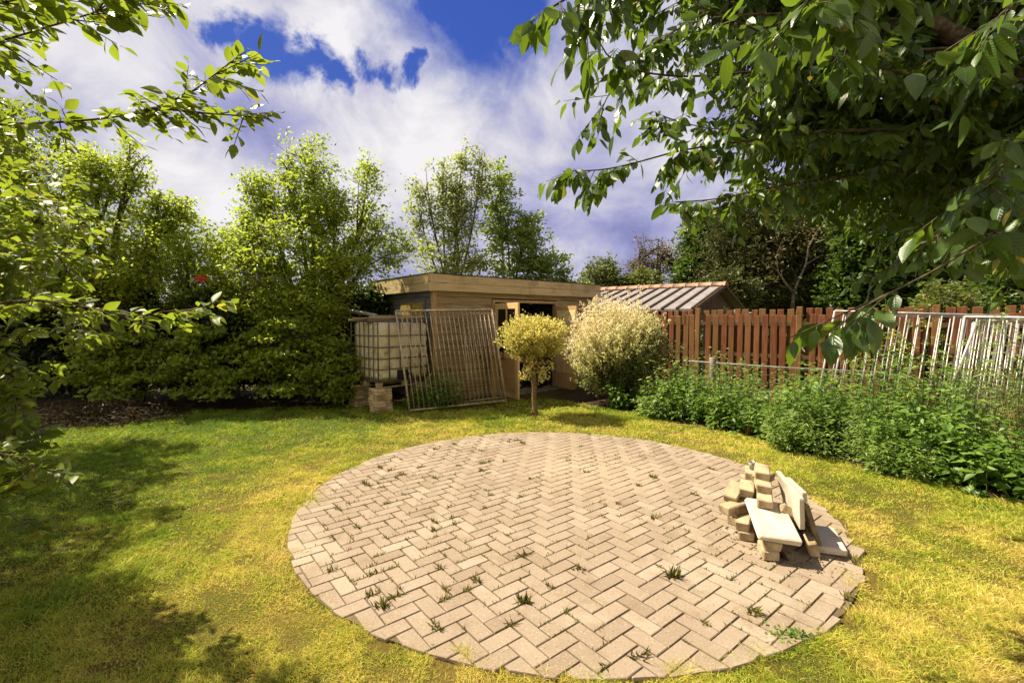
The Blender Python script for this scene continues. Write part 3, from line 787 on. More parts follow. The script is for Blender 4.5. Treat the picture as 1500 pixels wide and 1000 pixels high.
# ================================================================ THE TANK
TK = Vector((-2.36, 8.2, 0)); TA = R(46)
def tank():
    z0 = .435; LX, LY = 1.15, 1.0
    root = thing('water_tank', 'white plastic water tank in a metal cage standing on stacked tiles', 'tank', TK + Vector((0, 0, z0)), TA)
    pb = MB(3)
    for x in (0, LX / 2 - .05, LX - .10): pb.box(x, x + .10, .005, .10, .018, .098, .006); pb.box(x, x + .10, LY - .10, LY - .005, .018, .098, .006); pb.box(x, x + .10, LY / 2 - .05, LY / 2 + .05, .018, .098, .006)
    pb.box(0, LX, 0, .105, 0, .0175, .003); pb.box(0, LX, LY - .105, LY, 0, .0175, .003); pb.box(0, LX, LY / 2 - .05, LY / 2 + .05, 0, .0175, .003)
    pb.build('pallet', M['old_plank'], root)
    MB(4).box(0, LX, 0, LY, .0985, .122, .008).build('pallet_tray', M['cage'], root)
    # bottle with rounded corners, slight swell in every cage cell
    x0, x1, y0, y1, za, zb = .035, LX - .035, .035, LY - .035, .123, 1.175
    rings = []; rc = .10; NZ = 26
    def ring(z, ins):
        pts = []
        for (cx, cy, a0) in ((x1 - rc, y1 - rc, 0), (x0 + rc, y1 - rc, 90), (x0 + rc, y0 + rc, 180), (x1 - rc, y0 + rc, 270)):
            for k in range(6):
                a = R(a0 + k * 18); pts.append((cx + (rc - ins) * math.cos(a), cy + (rc - ins) * math.sin(a), z))
        return pts
    vs = []; n = 24
    for i in range(NZ + 1):
        t = i / NZ; z = za + (zb - za) * t
        e = min(t, 1 - t) * (zb - za); ins = .06 * (1 - min(1, e / .07)) ** 2 + .010 * (.5 + .5 * math.cos(t * 2 * math.pi * 5))
        vs += ring(z, ins)
    fs = [(i * n + k, i * n + (k + 1) % n, (i + 1) * n + (k + 1) % n, (i + 1) * n + k) for i in range(NZ) for k in range(n)]
    fs += [tuple(range(n))[::-1], tuple(range(NZ * n, NZ * n + n))]
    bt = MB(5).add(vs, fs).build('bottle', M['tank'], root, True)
    MB(6).lathe([(.01, 0), (.085, 0), (.09, .03), (.01, .035)], 18, (LX * .5, LY * .5, zb)).build('cap', M['black_rubber'], bt)
    # valve at the front face
    MB(7).tube([(LX * .55, .05, .22), (LX * .55, -.06, .22), (LX * .55, -.06, .16)], .03, 10).build('valve', M['black_rubber'], root)
    MB(8).box(.40, .62, -.006, .03, .125, .30, .005).build('valve_recess', M['black_rubber'], root)
    cg = MB(9); rz = .011
    def rectring(z, r_):
        cs = [(0.012, 0.012), (LX - .012, .012), (LX - .012, LY - .012), (.012, LY - .012)]
        for k in range(4):
            a, b = cs[k], cs[(k + 1) % 4]; cg.tube([(a[0], a[1], z), (b[0], b[1], z)], r_, 6)
    for z in (.135, .33, .52, .725, .93): rectring(z, rz)
    rectring(1.185, .015)
    for k in range(6):
        x = .012 + (LX - .024) * k / 5
        for y in (.012, LY - .012): cg.tube([(x, y, .12), (x, y, 1.185)], rz * (1 if 0 < k < 5 else 1.25), 6)
    for k in range(1, 6):
        y = .012 + (LY - .024) * k / 6
        for x in (.012, LX - .012): cg.tube([(x, y, .12), (x, y, 1.185)], rz, 6)
    for x in (LX * .3, LX * .7): cg.tube([(x, .012, 1.19), (x, LY - .012, 1.19)], .014, 6)
    cg.build('cage', M['cage'], root, True)
    # stacks of concrete tiles below
    ca, sa = math.cos(TA), math.sin(TA)
    ordn = ['topmost', 'second from top', 'third from top', 'fourth from top', 'fifth from top', 'sixth from top', 'seventh from top', 'lowest']
    r = random.Random(9)
    proto = None
    for (lx, ly, where) in ((.10, .10, 'front corner stack'), (.13, .92, 'left rear stack'), (.97, .12, 'stack nearest the shed')):
        for k in range(8):
            if proto is None:
                mb = MB(60); mb.box(-.15, .15, -.15, .15, 0, .049, .006, jig=.003)
                o = proto = mb.build('concrete_tile', M['tile'])
            else: o = proto.copy(); COL.objects.link(o)
            o.location = (TK.x + lx * ca - ly * sa + r.uniform(-.012, .012), TK.y + lx * sa + ly * ca + r.uniform(-.012, .012), .0535 * (7 - k) + .007)
            o.rotation_euler = (0, 0, TA + r.uniform(-.06, .06) + r.choice((0, R(90), R(180), R(270))))
            tag(o, f'weathered concrete tile, {ordn[k]} of the {where} under the water tank', 'tile', 'concrete tiles stacked under the water tank')
    # boards lying on top of the cage
    zt = z0 + 1.20
    specs = [(.0, 1.05, .22, .11, .022, 8, 0, 'wide grey board laid lowest on the tank top'), (-.25, .85, .46, .09, .03, 12, 0, 'long board on the tank reaching past its left edge'),
             (-.05, .95, .14, .07, .05, 16, .034, 'pale sawn batten with a clean cut end at the front of the tank top'), (-.22, .62, .36, .10, .02, 2, .034, 'thin plank lying across other boards on the tank'),
             (.25, 1.22, .66, .10, .02, 4, .0, 'board at the back of the tank top'), (.15, 1.1, .30, .06, .035, -10, .058, 'short crooked stick of rough timber on top of the pile of boards')]
    for i, (a, b, y, wd, th, ro, dz, lab) in enumerate(specs):
        mb = MB(70 + i); mb.box(-(b - a) / 2, (b - a) / 2, -wd / 2, wd / 2, 0, th, .003, jig=.004)
        o = mb.build('loose_board', M['old_plank'])
        lx = (a + b) / 2; o.location = (TK.x + lx * ca - y * sa, TK.y + lx * sa + y * ca, zt + dz + .003)
        o.rotation_euler = (0, 0, TA + R(ro - 22)); tag(o, lab, 'board', 'loose boards on top of the water tank')
    for i, (x, y, z, ro, lab) in enumerate([(.60, .18, .065, 30, 'rough bark edged offcut on the tank beside the railing corner'), (.88, .14, .04, -20, 'split wood offcut at the shed end of the tank top')]):
        mb = MB(80 + i); pts = [(-.2, 0, 0), (-.08, .02, .012), (.06, -.01, .0), (.2, .01, .01)]
        mb.tube(pts, [.022, .034, .03, .018], 7); o = mb.build('wood_offcut', M['bark_tan'], None, True)
        o.location = (TK.x + x * ca - y * sa, TK.y + x * sa + y * ca, zt + z); o.rotation_euler = (0, 0, TA + R(ro)); tag(o, lab, 'wood offcut', 'wood offcuts on top of the water tank')
    mb = MB(90); mb.tube([(-.55, 0, 0), (.55, 0, 0)], .034, 12, cap=False); mb.tube([(-.55, 0, 0), (.55, 0, 0)], .029, 12, cap=False)
    o = mb.build('drain_pipe', M['galv'], None, True); o.location = (TK.x - .75, TK.y + 1.2, zt + .17); o.rotation_euler = (0, R(8), R(-28))
    tag(o, 'grey open pipe end propped above the boards on the water tank', 'pipe')
tank()

# ================================================================ LEANING RAILINGS
def railing(name, label, cat, BL, wv, hv, nb, m, group, fr=.022, br=.011, mid=None, seed=1, gaps=()):
    """flat panel: BL corner, width vector, height vector"""
    BL = Vector(BL); wv = Vector(wv); hv = Vector(hv); r = random.Random(seed)
    t = thing(name, label, cat, BL, 0, group)
    o = Vector((0, 0, 0)); mb = MB(seed)
    nrmv = wv.cross(hv).normalized()
    mb.tube([o, hv], fr, 8); mb.tube([wv, wv + hv], fr, 8); mb.tube([hv + hv.normalized() * .0, hv + wv], fr * .95, 8); mb.tube([hv * .02, hv * .02 + wv], fr * .9, 8)
    if mid: mb.tube([hv * mid, hv * mid + wv], fr * .6, 6)
    mb.build('frame', m, t, True)
    pm = MB(seed + 1); pm.tube([hv * .03, hv * .985], br, 6); pr = pm.build('bar', m, t, True)
    first = True
    for k in range(1, nb):
        if k in gaps: continue
        if first: b = pr; first = False
        else: b = pr.copy(); COL.objects.link(b); b.parent = t
        b.location = wv * (k / nb) + nrmv * .004
    return t
railing('metal_railing', 'rusty brown barred metal panel leaning on the water tank and shed', 'railing', (-1.79, 8.13, .03), (1.68, .77, .04), (-.29, .26, 1.78), 21, M['iron'], 'metal panels leaning on the shed', .020, .0095, None, 3)
railing('metal_railing', 'narrow barred metal panel standing behind the right end of the rusty one', 'railing', (-.79, 8.73, .10), (.62, .29, .02), (-.17, .36, 1.66), 8, M['iron'], 'metal panels leaning on the shed', .016, .0085, None, 5)
o = MB(3).box(-.05, .05, -.012, .012, 0, 1.25, .003).build('loose_plank', M['post_wood']); o.location = (-.36, 9.62, .01); o.rotation_euler = (R(-7), R(1), R(40))
tag(o, 'single upright plank leaning on the shed wall beside the glazed door', 'plank')

FA = Vector((3.50, 9.6, 0)); FD = Vector((.734, -.679, 0)).normalized(); FN = Vector((-.679, -.734, 0)).normalized()
gl = 'galvanised railings leaning on the fence'
for (s0, wd, off, ht, slope, nb, lab, sd, dz) in [
    (2.62, 1.95, .62, 1.80, -.09, 15, 'pale metal railing nearest the brown fence end of the row, its end post fully visible', 11, 0),
    (2.78, 1.9, .50, 1.72, -.02, 17, 'lower metal railing showing its double top bar behind the first', 12, 0),
    (4.15, 2.3, .80, 1.70, -.05, 18, 'wide bright metal railing at the front on the right of the row', 13, 0),
    (4.25, 2.3, .62, 1.66, -.03, 19, 'metal railing tucked second behind the wide bright one', 14, 0),
    (4.38, 2.3, .46, 1.60, -.02, 18, 'metal railing rearmost against the fence boards', 15, 0)]:
    b = FA + FD * (s0 - .16) + FN * (off + .12)
    lean = -FN * (off * .86) + Vector((0, 0, ht)) + FD * .16
    railing('galvanised_railing', lab, 'railing', b, FD * wd + Vector((0, 0, slope)), lean, nb, M['galv'], gl, .016, .0085, None, sd)
o = MB(5).tube([(0, 0, 0), (.30, -.12, 1.28)], .017, 8).build('loose_tube', M['galv'], None, True); b = FA + FD * 3.95 + FN * .98; o.location = b + Vector((0, 0, .35))
tag(o, 'loose metal tube slanting across the gap between the railings', 'tube')

# ================================================================ FENCE
def fence():
    root = thing('picket_fence', 'brown vertical board fence with boards on both sides of its rails', 'fence', FA, math.atan2(FD.y, FD.x))
    r = random.Random(4); top = 1.86
    a, b = -1.75, 5.0
    for z in (.35, 1.0, 1.58):
        MB(int(z * 100)).box(a, b, -.022, .022, z - .035, z + .035, .004).build('rail', M['fence_rail'], root)
    protos = []
    for k in range(4):
        mb = MB(90 + k); mb.box(-.048, .048, -.011, .011, .06, 1.74, .004, jig=.002); protos.append(mb)
    built = [None] * 4; x = a + .05; i = 0
    posts = [-1.43, .33, 2.09, 3.85]
    while x < b:
        for side in (0, 1):
            px = x + (.074 if side else 0)
            if px > b or (not side and any(abs(px - q_) < .085 for q_ in posts)): continue
            mb = MB(900 + i * 2 + side)
            tz = (top - .015 if side else 1.74) + r.uniform(-.012, .012)
            wd = (.052 if side else .049) + r.uniform(-.004, .004)
            mb.box(-wd, wd, -.011, .011, .06, tz, .004, jig=.002)
            o = mb.build('picket', M['fence_wood'], root)
            o.location = (px + r.uniform(-.006, .006), (.035 if side else -.035), 0); o.rotation_euler = (0, r.uniform(-.012, .012), r.uniform(-.05, .05))
        x += .148; i += 1
    for q_ in posts:
        p = MB(int(q_ * 10) + 50).box(q_ - .042, q_ + .042, -.075, .005 + .0, 0, top + .02, .006).build('post', M['fence_post'], root)
fence()

# low netting fence in front of it
def netting():
    A, B = Vector((2.90, 7.62, 0)), Vector((4.75, 5.95, 0)); d_ = (B - A).normalized(); L = (B - A).length
    root = thing('netting_fence', 'low garden netting fence with thin top rail and round wooden post', 'fence', A, math.atan2(d_.y, d_.x))
    for x, h, r_ in ((.36, 1.06, .055), (1.55, .55, .05), (2.4, .55, .05)): MB(int(x * 10)).lathe([(r_, 0), (r_, h - .01), (r_ * .85, h)], 10, (x, .03, 0)).build('post', M['bark_grey'], root, True)
    MB(2).tube([(-.1, 0, .985), (L * .5, 0, .975), (L, 0, .985)], .008, 6).build('top_rail', M['wire'], root)
    mb = MB(3)
    for k in range(24): mb.tube([(k * L / 23, -.015, .05), (k * L / 23, -.015, .97)], .0022, 4)
    for k in range(9): mb.tube([(0, -.015, .1 + k * .107), (L, -.015, .1 + k * .107)], .0022, 4)
    mb.build('netting', M['net'], root)
netting()
o = MB(6).lathe([(.026, 0), (.024, .36), (.012, .39)], 8).build('wooden_stake', M['bark_tan'], None, True); o.location = (3.38, 6.62, 0); o.rotation_euler = (R(2), R(3), 0)
tag(o, 'short wooden stake at the front edge of the weedy bed', 'stake')

# ================================================================ NEIGHBOUR'S HUT
def hut():
    A = Vector((5.88, 13.0, 0)); rd = Vector((-.785, .62, 0)).normalized(); sd = Vector((-rd.y, rd.x, 0))   # ridge direction, slope direction
    if sd.y > 0: sd = -sd
    root = thing('neighbour_hut', 'dark boarded hut with grey ribbed roof and terracotta ridge behind the fence', 'hut', A, math.atan2(rd.y, rd.x))
    # local: x along ridge (away), y = across; +y or -y is the sunny slope
    sg = 1 if Vector((-math.sin(root.rotation_euler.z), math.cos(root.rotation_euler.z), 0)).dot(sd) > 0 else -1
    L, Wd, zr, ze = 5.2, 2.7, 2.60, 1.90
    rs = random.Random(3)
    for s in (1, -1):
        mb = MB(5); y = s * sg
        mb.add([(-.02, 0, zr), (L, 0, zr), (L, y * Wd, ze), (-.02, y * Wd, ze), (-.02, 0, zr - .05), (L, 0, zr - .05), (L, y * Wd, ze - .05), (-.02, y * Wd, ze - .05)],
               [(0, 1, 2, 3), (4, 7, 6, 5), (0, 3, 7, 4), (1, 5, 6, 2), (2, 6, 7, 3), (0, 4, 5, 1)])
        rf = mb.build('roof', M['metal_roof'], root)
        rb = MB(6); x = .02
        while x < L:
            dz = (zr - ze) / Wd
            for (a, b, c) in ((x - .022, x + .022, .045),):
                rb.add([(a, 0, zr + .002), (b, 0, zr + .002), (b, y * (Wd + .03), ze + .002 - dz * .03), (a, y * (Wd + .03), ze + .002 - dz * .03),
                        (a, 0, zr + c), (b, 0, zr + c), (b, y * (Wd + .03), ze + c - dz * .03), (a, y * (Wd + .03), ze + c - dz * .03)],
                       [(0, 1, 2, 3), (4, 7, 6, 5), (0, 4, 5, 1), (1, 5, 6, 2), (2, 6, 7, 3), (3, 7, 4, 0)])
            x += .36
        rb.build('roof_batten', M['dark_boards'], rf)
    mb = MB(7); x = -.06; k = 0
    while x < L:
        a = [(x, s * .24, zr - .035 + .0) for s in (-1, 1)]
        n = 7; vs = []
        for xx, rz in ((x, 1.0), (x + .40, .93)):
            for i in range(n):
                t = math.pi * i / (n - 1); vs.append((xx, .20 * rz * math.cos(t), zr - .02 + .115 * rz * math.sin(t) + (k % 2) * .004))
        fs = [(i, i + 1, n + i + 1, n + i) for i in range(n - 1)] + [tuple(range(n)), tuple(range(2 * n - 1, n - 1, -1))]
        mb.add(vs, fs); x += .36; k += 1
    mb.build('ridge_tiles', M['ridge_tile'], root, True)
    wl = MB(8); x = -Wd + .25
    while x < Wd - .2:
        h = lambda xx: zr - (zr - ze) * abs(xx) / Wd - .06
        x1 = min(x + .17, Wd - .2)
        wl.add([(.22, x, 0), (.22, x1 - .012, 0), (.22, x1 - .012, h(x1)), (.22, x, h(x)), (.25, x, 0), (.25, x1 - .012, 0), (.25, x1 - .012, h(x1)), (.25, x, h(x))],
               [(0, 1, 2, 3), (4, 7, 6, 5), (0, 4, 5, 1), (1, 5, 6, 2), (2, 6, 7, 3), (3, 7, 4, 0)]); x += .17
    wl.build('gable_boards', M['dark_boards'], root)
    MB(9).box(.26, L - .2, -Wd + .25, -Wd + .30, 0, ze).box(.26, L - .2, Wd - .30, Wd - .25, 0, ze).box(L - .2, L - .15, -Wd + .25, Wd - .25, 0, ze).build('wall', M['dark_boards'], root)
    vb = MB(10)
    for s in (1, -1):
        vb.add([(-.05, 0, zr + .02), (-.025, 0, zr + .02), (-.025, s * Wd, ze + .02), (-.05, s * Wd, ze + .02), (-.05, 0, zr - .07), (-.025, 0, zr - .07), (-.025, s * Wd, ze - .07), (-.05, s * Wd, ze - .07)],
               [(0, 1, 2, 3), (4, 7, 6, 5), (0, 4, 5, 1), (1, 5, 6, 2), (2, 6, 7, 3), (3, 7, 4, 0)])
    vb.build('barge_board', M['dark_boards'], root)
hut()

# ================================================================ RUBBLE PILE
def pile():
    gb = 'loose paving bricks in the rubble pile'; gs = 'concrete slabs in the rubble pile'
    def blk(name, c, size, rot, m, lab, cat, grp, seed, bev=.006, jig=.004):
        mb = MB(seed); mb.box(-size[0] / 2, size[0] / 2, -size[1] / 2, size[1] / 2, -size[2] / 2, size[2] / 2, bev * 1.3, jig=jig * 1.6)
        o = mb.build(name, m); o.location = c; o.rotation_euler = tuple(R(a) for a in rot); return tag(o, lab, cat, grp)
    BS = (.205, .103, .068)
    def brick(c, rot, lab, seed): return blk('paving_brick', c, BS, rot, M['brick'], lab, 'brick', gb, seed)
    def slab(c, size, rot, m, lab, seed): return blk('concrete_slab', c, size, rot, m, lab, 'slab', gs, seed)
    # left column, bottom to top
    brick((1.785, 3.50, .056), (0, 0, 70), 'paving brick lowest in the left side of the rubble pile, flat on the paving', 1)
    brick((1.775, 3.505, .126), (0, 0, 58), 'paving brick second from the ground at the left side of the rubble pile', 2)
    brick((1.735, 3.60, .196), (0, 1, 24), 'paving brick jutting out furthest left from the rubble pile', 4)
    brick((1.80, 3.72, .278), (10, -26, 46), 'paving brick tipped up on its corner at the left top of the rubble pile', 5)
    brick((1.90, 3.72, .305), (2, -6, 60), 'paving brick lying on the pile to the left of the brick steps', 6)
    brick((1.86, 3.74, .056), (0, 0, 40), 'paving brick on the ground behind the left column of the pile', 3)
    brick((1.86, 3.74, .126), (0, 0, 50), 'paving brick one up from the ground behind the left column of the pile', 19)
    brick((1.88, 3.73, .196), (0, 0, 44), 'paving brick two up from the ground behind the left column of the pile', 20)
    # steps of three bricks on the pale slab
    brick((1.925, 3.50, .318), (3, -9, 63), 'paving brick lying on the pale flat slab, lowest of three in steps', 7)
    brick((1.955, 3.585, .392), (2, -7, 66), 'middle paving brick of the three laid in steps', 8)
    brick((1.985, 3.66, .462), (2, -5, 62), 'topmost paving brick of the three laid in steps', 9)
    brick((2.06, 3.80, .300), (0, 0, 64), 'paving brick buried behind the brick steps', 10)
    brick((2.07, 3.79, .372), (0, 0, 40), 'paving brick wedged between the brick steps and the upright slabs', 18)
    # supports beneath the flat slab
    brick((1.80, 3.21, .056), (0, 0, 72), 'paving brick on the ground below the front corner of the pale slab', 11)
    brick((1.81, 3.22, .124), (0, -5, 76), 'paving brick holding up the front corner of the pale slab', 12)
    brick((1.96, 3.54, .056), (0, 0, 30), 'paving brick at the bottom of the stack under the middle of the pile', 13)
    brick((1.96, 3.54, .126), (0, 0, 38), 'paving brick second from the bottom under the middle of the pile', 14)
    brick((1.96, 3.55, .194), (0, 0, 32), 'paving brick third from the bottom under the middle of the pile', 15)
    brick((2.055, 3.46, .235), (28, 20, 80), 'broken paving brick lodged in the gap between flat and upright slabs', 16)
    brick((2.125, 3.25, .075), (78, 0, 66), 'paving brick standing on end in front of the upright slab', 17)
    def prism(quad, off, m, lab, seed):
        r_ = random.Random(seed); o_ = Vector(off); q_ = [Vector(p) for p in quad]; c = sum(q_, Vector()) / 4
        # ring of points with a few nicks broken out of the edges
        top = []
        for k in range(4):
            a, b = q_[k], q_[(k + 1) % 4]
            for t in (.03, .3, .55, .8, .97): top.append(a.lerp(b, t) + (c - a).normalized() * r_.uniform(0, .006))
        n = len(top); bot = [p + o_ for p in top]
        inn = [p + (c - p).normalized() * .004 - o_ * .08 for p in top]
        mb = MB(seed); mb.add([p - c for p in inn + top + bot], [tuple(range(n)), tuple(range(3 * n - 1, 2 * n - 1, -1))] + [(k, n + k, n + (k + 1) % n, (k + 1) % n) for k in range(n)] + [(n + k, 2 * n + k, 2 * n + (k + 1) % n, n + (k + 1) % n) for k in range(n)])
        o = mb.build('concrete_slab', m); o.location = c; return tag(o, lab, 'slab', gs)
    slab((1.877, 3.318, .222), (.494, .262, .042), (2.7, -9.9, 73.7), M['slab'], 'pale smooth concrete slab lying flat on top of the bricks', 21)
    prism([(1.85, 3.24, .092), (1.895, 3.25, .092), (1.935, 3.13, .068), (1.875, 3.10, .06)], (.02, .01, -.05), M['slab_old'], 'narrow broken slab tilted on the paving at the front of the pile', 22)
    prism([(2.02, 3.22, .41), (2.03, 3.22, .19), (2.13, 3.62, .27), (2.09, 3.65, .48)], (.038, .010, -.004), M['slab'], 'pale upright slab leaning on edge in the rubble pile', 23)
    prism([(2.12, 3.35, .41), (2.125, 3.33, .20), (2.22, 3.66, .22), (2.20, 3.70, .41)], (.038, .010, -.004), M['slab'], 'second upright slab just behind the foremost leaning one', 24)
    slab((2.215, 3.444, .19), (.41, .300, .035), (73.4, 5.1, 68), M['slab_old'], 'dark slab leaning outermost on the right of the pile', 25)
    slab((2.30, 3.365, .056), (.39, .20, .045), (-5, -1, 65), M['slab'], 'dusty slab lying low on the ground at the right of the pile', 26)
    slab((2.27, 3.68, .16), (.30, .28, .04), (66, 0, 76), M['slab_old'], 'dark slab standing at the far rear right of the pile', 27)
    # crumpled cup
    mb = MB(30); mb.lathe([(.032, 0), (.036, .05), (.044, .12), (.041, .12), (.033, .05), (.028, .008)], 12)
    o = mb.build('plastic_cup', M['plastic_film'], None, True); o.scale = (.6, .6, .55); o.location = (2.045, 3.93, .40); o.rotation_euler = (R(10), R(-8), 0); tag(o, 'small cloudy plastic cup at the rear top of the rubble pile', 'cup')
    b = blk('paving_brick', (2.045, 3.93, .36), BS, (0, 0, 64), M['brick'], 'paving brick under the cloudy plastic cup', 'brick', gb, 31)
    for k, z in enumerate((.056, .127, .197, .267)):
        blk('paving_brick', (2.03 + .006 * k, 3.94, z + .012), BS, (0, 0, 64 + 7 * k), M['brick'], f'paving brick {("on the ground", "one up", "two up", "three up")[k]} in the rear column below the plastic cup', 'brick', gb, 40 + k)
pile()
def crumbs():
    r = random.Random(77); mb = MB(78)
    for k in range(240):
        a = r.uniform(0, 6.28); d_ = abs(r.gauss(.0, 1)) ; x = 1.98 + math.cos(a) * (.22 + .10 * d_); y = 3.42 + math.sin(a) * (.30 + .12 * d_); s_ = r.uniform(.002, .008)
        m_ = Matrix.Translation((x, y, .022 + s_ * .4)) @ Euler((r.uniform(0, 3), r.uniform(0, 3), r.uniform(0, 3))).to_matrix().to_4x4()
        mb.box(-s_, s_, -s_ * .7, s_ * .7, -s_ * .5, s_ * .5, 0, M=m_, jig=s_ * .3)
    o = mb.build('rubble_crumbs', M['slab_old']); tag(o, 'crumbs of mortar and grit scattered around the rubble pile', 'rubble', kind='stuff')
crumbs()

# ================================================================ PLANTS
def topiary():
    base = (.39, 8.04, 0); rng = np.random.default_rng(8)
    root = thing('topiary_willow', 'small round headed willow standard with thick trunk in front of the shed', 'tree', base)
    mb = MB(2); mb.tube([(0, 0, -.02), (.01, 0, .06), (-.01, .01, .3), (.0, 0, .5), (-.03, 0, .72), (-.02, .01, .84)], [.075, .05, .041, .043, .055, .042], 10)
    mb.tube([(-.03, 0, .66), (-.10, -.02, .8), (-.16, -.02, .92)], [.04, .028, .012], 7)
    mb.build('trunk', M['bark_tan'], root, True)
    n = 620; D = nrm(rng.standard_normal((n, 3)) + np.array([0, 0, .35]))
    S = np.stack([rng.normal(-.02, .05, n), rng.normal(0, .05, n), rng.uniform(.82, 1.0, n)], 1)
    E = np.array([-.02, 0, 1.36]) + D * np.array([.62, .55, .36]) * (rng.random(n)[:, None] ** .3) * (.68 + .55 * vnoise(D * 3.5 + 9, 3)[:, None])
    low = rng.random(n) < .07
    E[low] = np.stack([rng.normal(-.02, .15, low.sum()), rng.normal(-.05, .11, low.sum()), rng.uniform(.62, 1.05, low.sum())], 1); S[low, 2] = E[low, 2] - .08; S[low, 0] *= .5
    sticks('branches', S, E, .006, .002, M['bark_tan'], root)
    k = 26; f = 1 - rng.random((n, k, 1)) ** 1.6 * .42
    P = S[:, None] + (E - S)[:, None] * f + rng.normal(0, .028, (n, k, 3))
    A = nrm(E - S)[:, None] * .8 + rng.normal(0, .6, (n, k, 3)); Nn = rng.normal(0, 1, (n, k, 3)) + np.array([0, 0, .6])
    v = np.clip((f[..., 0] - .6) * 1.3 + rng.normal(.25, .2, (n, k)), 0, 1); v[low] = np.clip(v[low] + .35, 0, 1)
    leaves('crown', P.reshape(-1, 3), A.reshape(-1, 3), Nn.reshape(-1, 3), rng.uniform(.030, .056, n * k), .52, M['leaf_topiary'], root, rng, v=v.ravel())
topiary()

def willow_bush():
    base = (2.1, 9.25, 0); rng = np.random.default_rng(18)
    root = thing('dappled_willow', 'large rounded willow bush with cream and pink young shoots beside the shed', 'shrub', base)
    n = 1500; D = nrm(rng.standard_normal((n, 3)) * np.array([1, 1, .9]) + np.array([0, 0, .25]))
    C = np.array([0, 0, 1.12]); rad = rng.random(n)[:, None] ** .28
    E = C + D * np.array([1.06, .95, 1.06]) * rad * (.72 + .44 * vnoise(D * 3.2 + 9, 5)[:, None]); E[:, 2] = np.maximum(E[:, 2], .12)
    sp_ = rng.random(n) < .12; E[sp_] += D[sp_] * .14 + np.array([0, 0, .05])
    S = np.stack([rng.normal(0, .12, n), rng.normal(0, .12, n), np.clip(E[:, 2] * .45, .05, .9)], 1) + (E - C) * np.array([.42, .42, 0.1])
    mb = MB(4)
    for i in range(14):
        a = i * .45; mb.tube([(.08 * math.cos(a), .08 * math.sin(a), 0), (.25 * math.cos(a), .25 * math.sin(a), .5), (.55 * math.cos(a), .5 * math.sin(a), 1.1)], [.03, .022, .01], 6)
    mb.build('stems', M['bark'], root, True)
    sticks('shoots', S, E, .004, .001, M['bark'], root)
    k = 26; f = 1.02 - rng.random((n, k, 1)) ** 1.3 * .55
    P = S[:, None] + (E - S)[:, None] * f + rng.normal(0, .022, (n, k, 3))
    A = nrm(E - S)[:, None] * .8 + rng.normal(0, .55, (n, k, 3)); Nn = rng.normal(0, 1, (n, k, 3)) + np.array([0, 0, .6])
    hh = np.clip((E[:, 2] - 1.0 - .5 * E[:, 0]) / .8, 0, 1)[:, None]                 # old green growth low down, variegated shoots above; right side's shade coloured in too
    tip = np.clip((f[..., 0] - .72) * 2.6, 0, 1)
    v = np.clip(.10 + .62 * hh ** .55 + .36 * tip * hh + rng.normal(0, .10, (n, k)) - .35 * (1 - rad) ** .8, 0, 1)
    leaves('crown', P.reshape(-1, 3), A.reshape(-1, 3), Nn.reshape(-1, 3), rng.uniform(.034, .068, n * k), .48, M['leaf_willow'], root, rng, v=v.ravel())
willow_bush()

# --- left boundary
tree('garden_tree', 'broad yellow green tree filling the far left behind the overhanging branches', 'tree', (-8.4, 9.7, 0),
     [((-8.6, 9.6, 3.3), (1.8, 1.4, 1.65), 5), ((-7.0, 9.5, 2.9), (1.15, 1.2, 1.35), 3), ((-5.95, 9.6, 2.55), (.9, .9, 1.1), 2), ((-10.3, 9.0, 3.2), (1.6, 1.3, 1.85), 4),
      ((-7.5, 9.4, 4.5), (.3, .4, .8), .5), ((-8.9, 9.5, 4.85), (.4, .4, .6), .4), ((-8.1, 9.2, 4.5), (.55, .5, .5), .8), ((-6.6, 9.2, 3.7), (.6, .5, .55), .9), ((-9.6, 9.0, 4.7), (.55, .5, .6), .7), ((-7.2, 8.9, 2.6), (1.0, .6, .4), .7), ((-8.6, 8.8, 2.4), (1.1, .6, .5), .7)],
     1750, 22, .088, M['leaf_yellowgreen'], M['bark'], 101, 1.3, .11, stems=3, tl=.5, jitter=.10, twig_r=.0035)
tree('garden_tree', 'tall light green shrubby tree with upright shoots left of the water tank', 'tree', (-4.1, 9.6, 0),
     [((-4.1, 9.4, 3.0), (1.35, 1.0, 1.15), 5), ((-3.95, 9.4, 4.3), (.62, .6, .95), 1.7), ((-5.0, 9.4, 3.95), (.42, .4, .85), .9), ((-2.85, 9.5, 4.15), (.28, .35, .95), .6),
      ((-2.65, 9.6, 3.2), (.7, .6, .75), 1.1), ((-4.3, 9.2, 1.9), (1.45, .8, .8), 3), ((-4.45, 9.4, 4.5), (.22, .25, .7), .3), ((-4.9, 9.1, 2.9), (.6, .5, .5), .8), ((-3.3, 9.1, 2.7), (.65, .5, .45), .8), ((-5.25, 9.3, 3.3), (.4, .4, .6), .5), ((-3.5, 9.2, 3.7), (.45, .4, .5), .6)],
     1450, 22, .080, M['leaf_apple'], M['bark'], 102, 1.2, .06, stems=3, tl=.45, jitter=.09, twig_r=.0035)
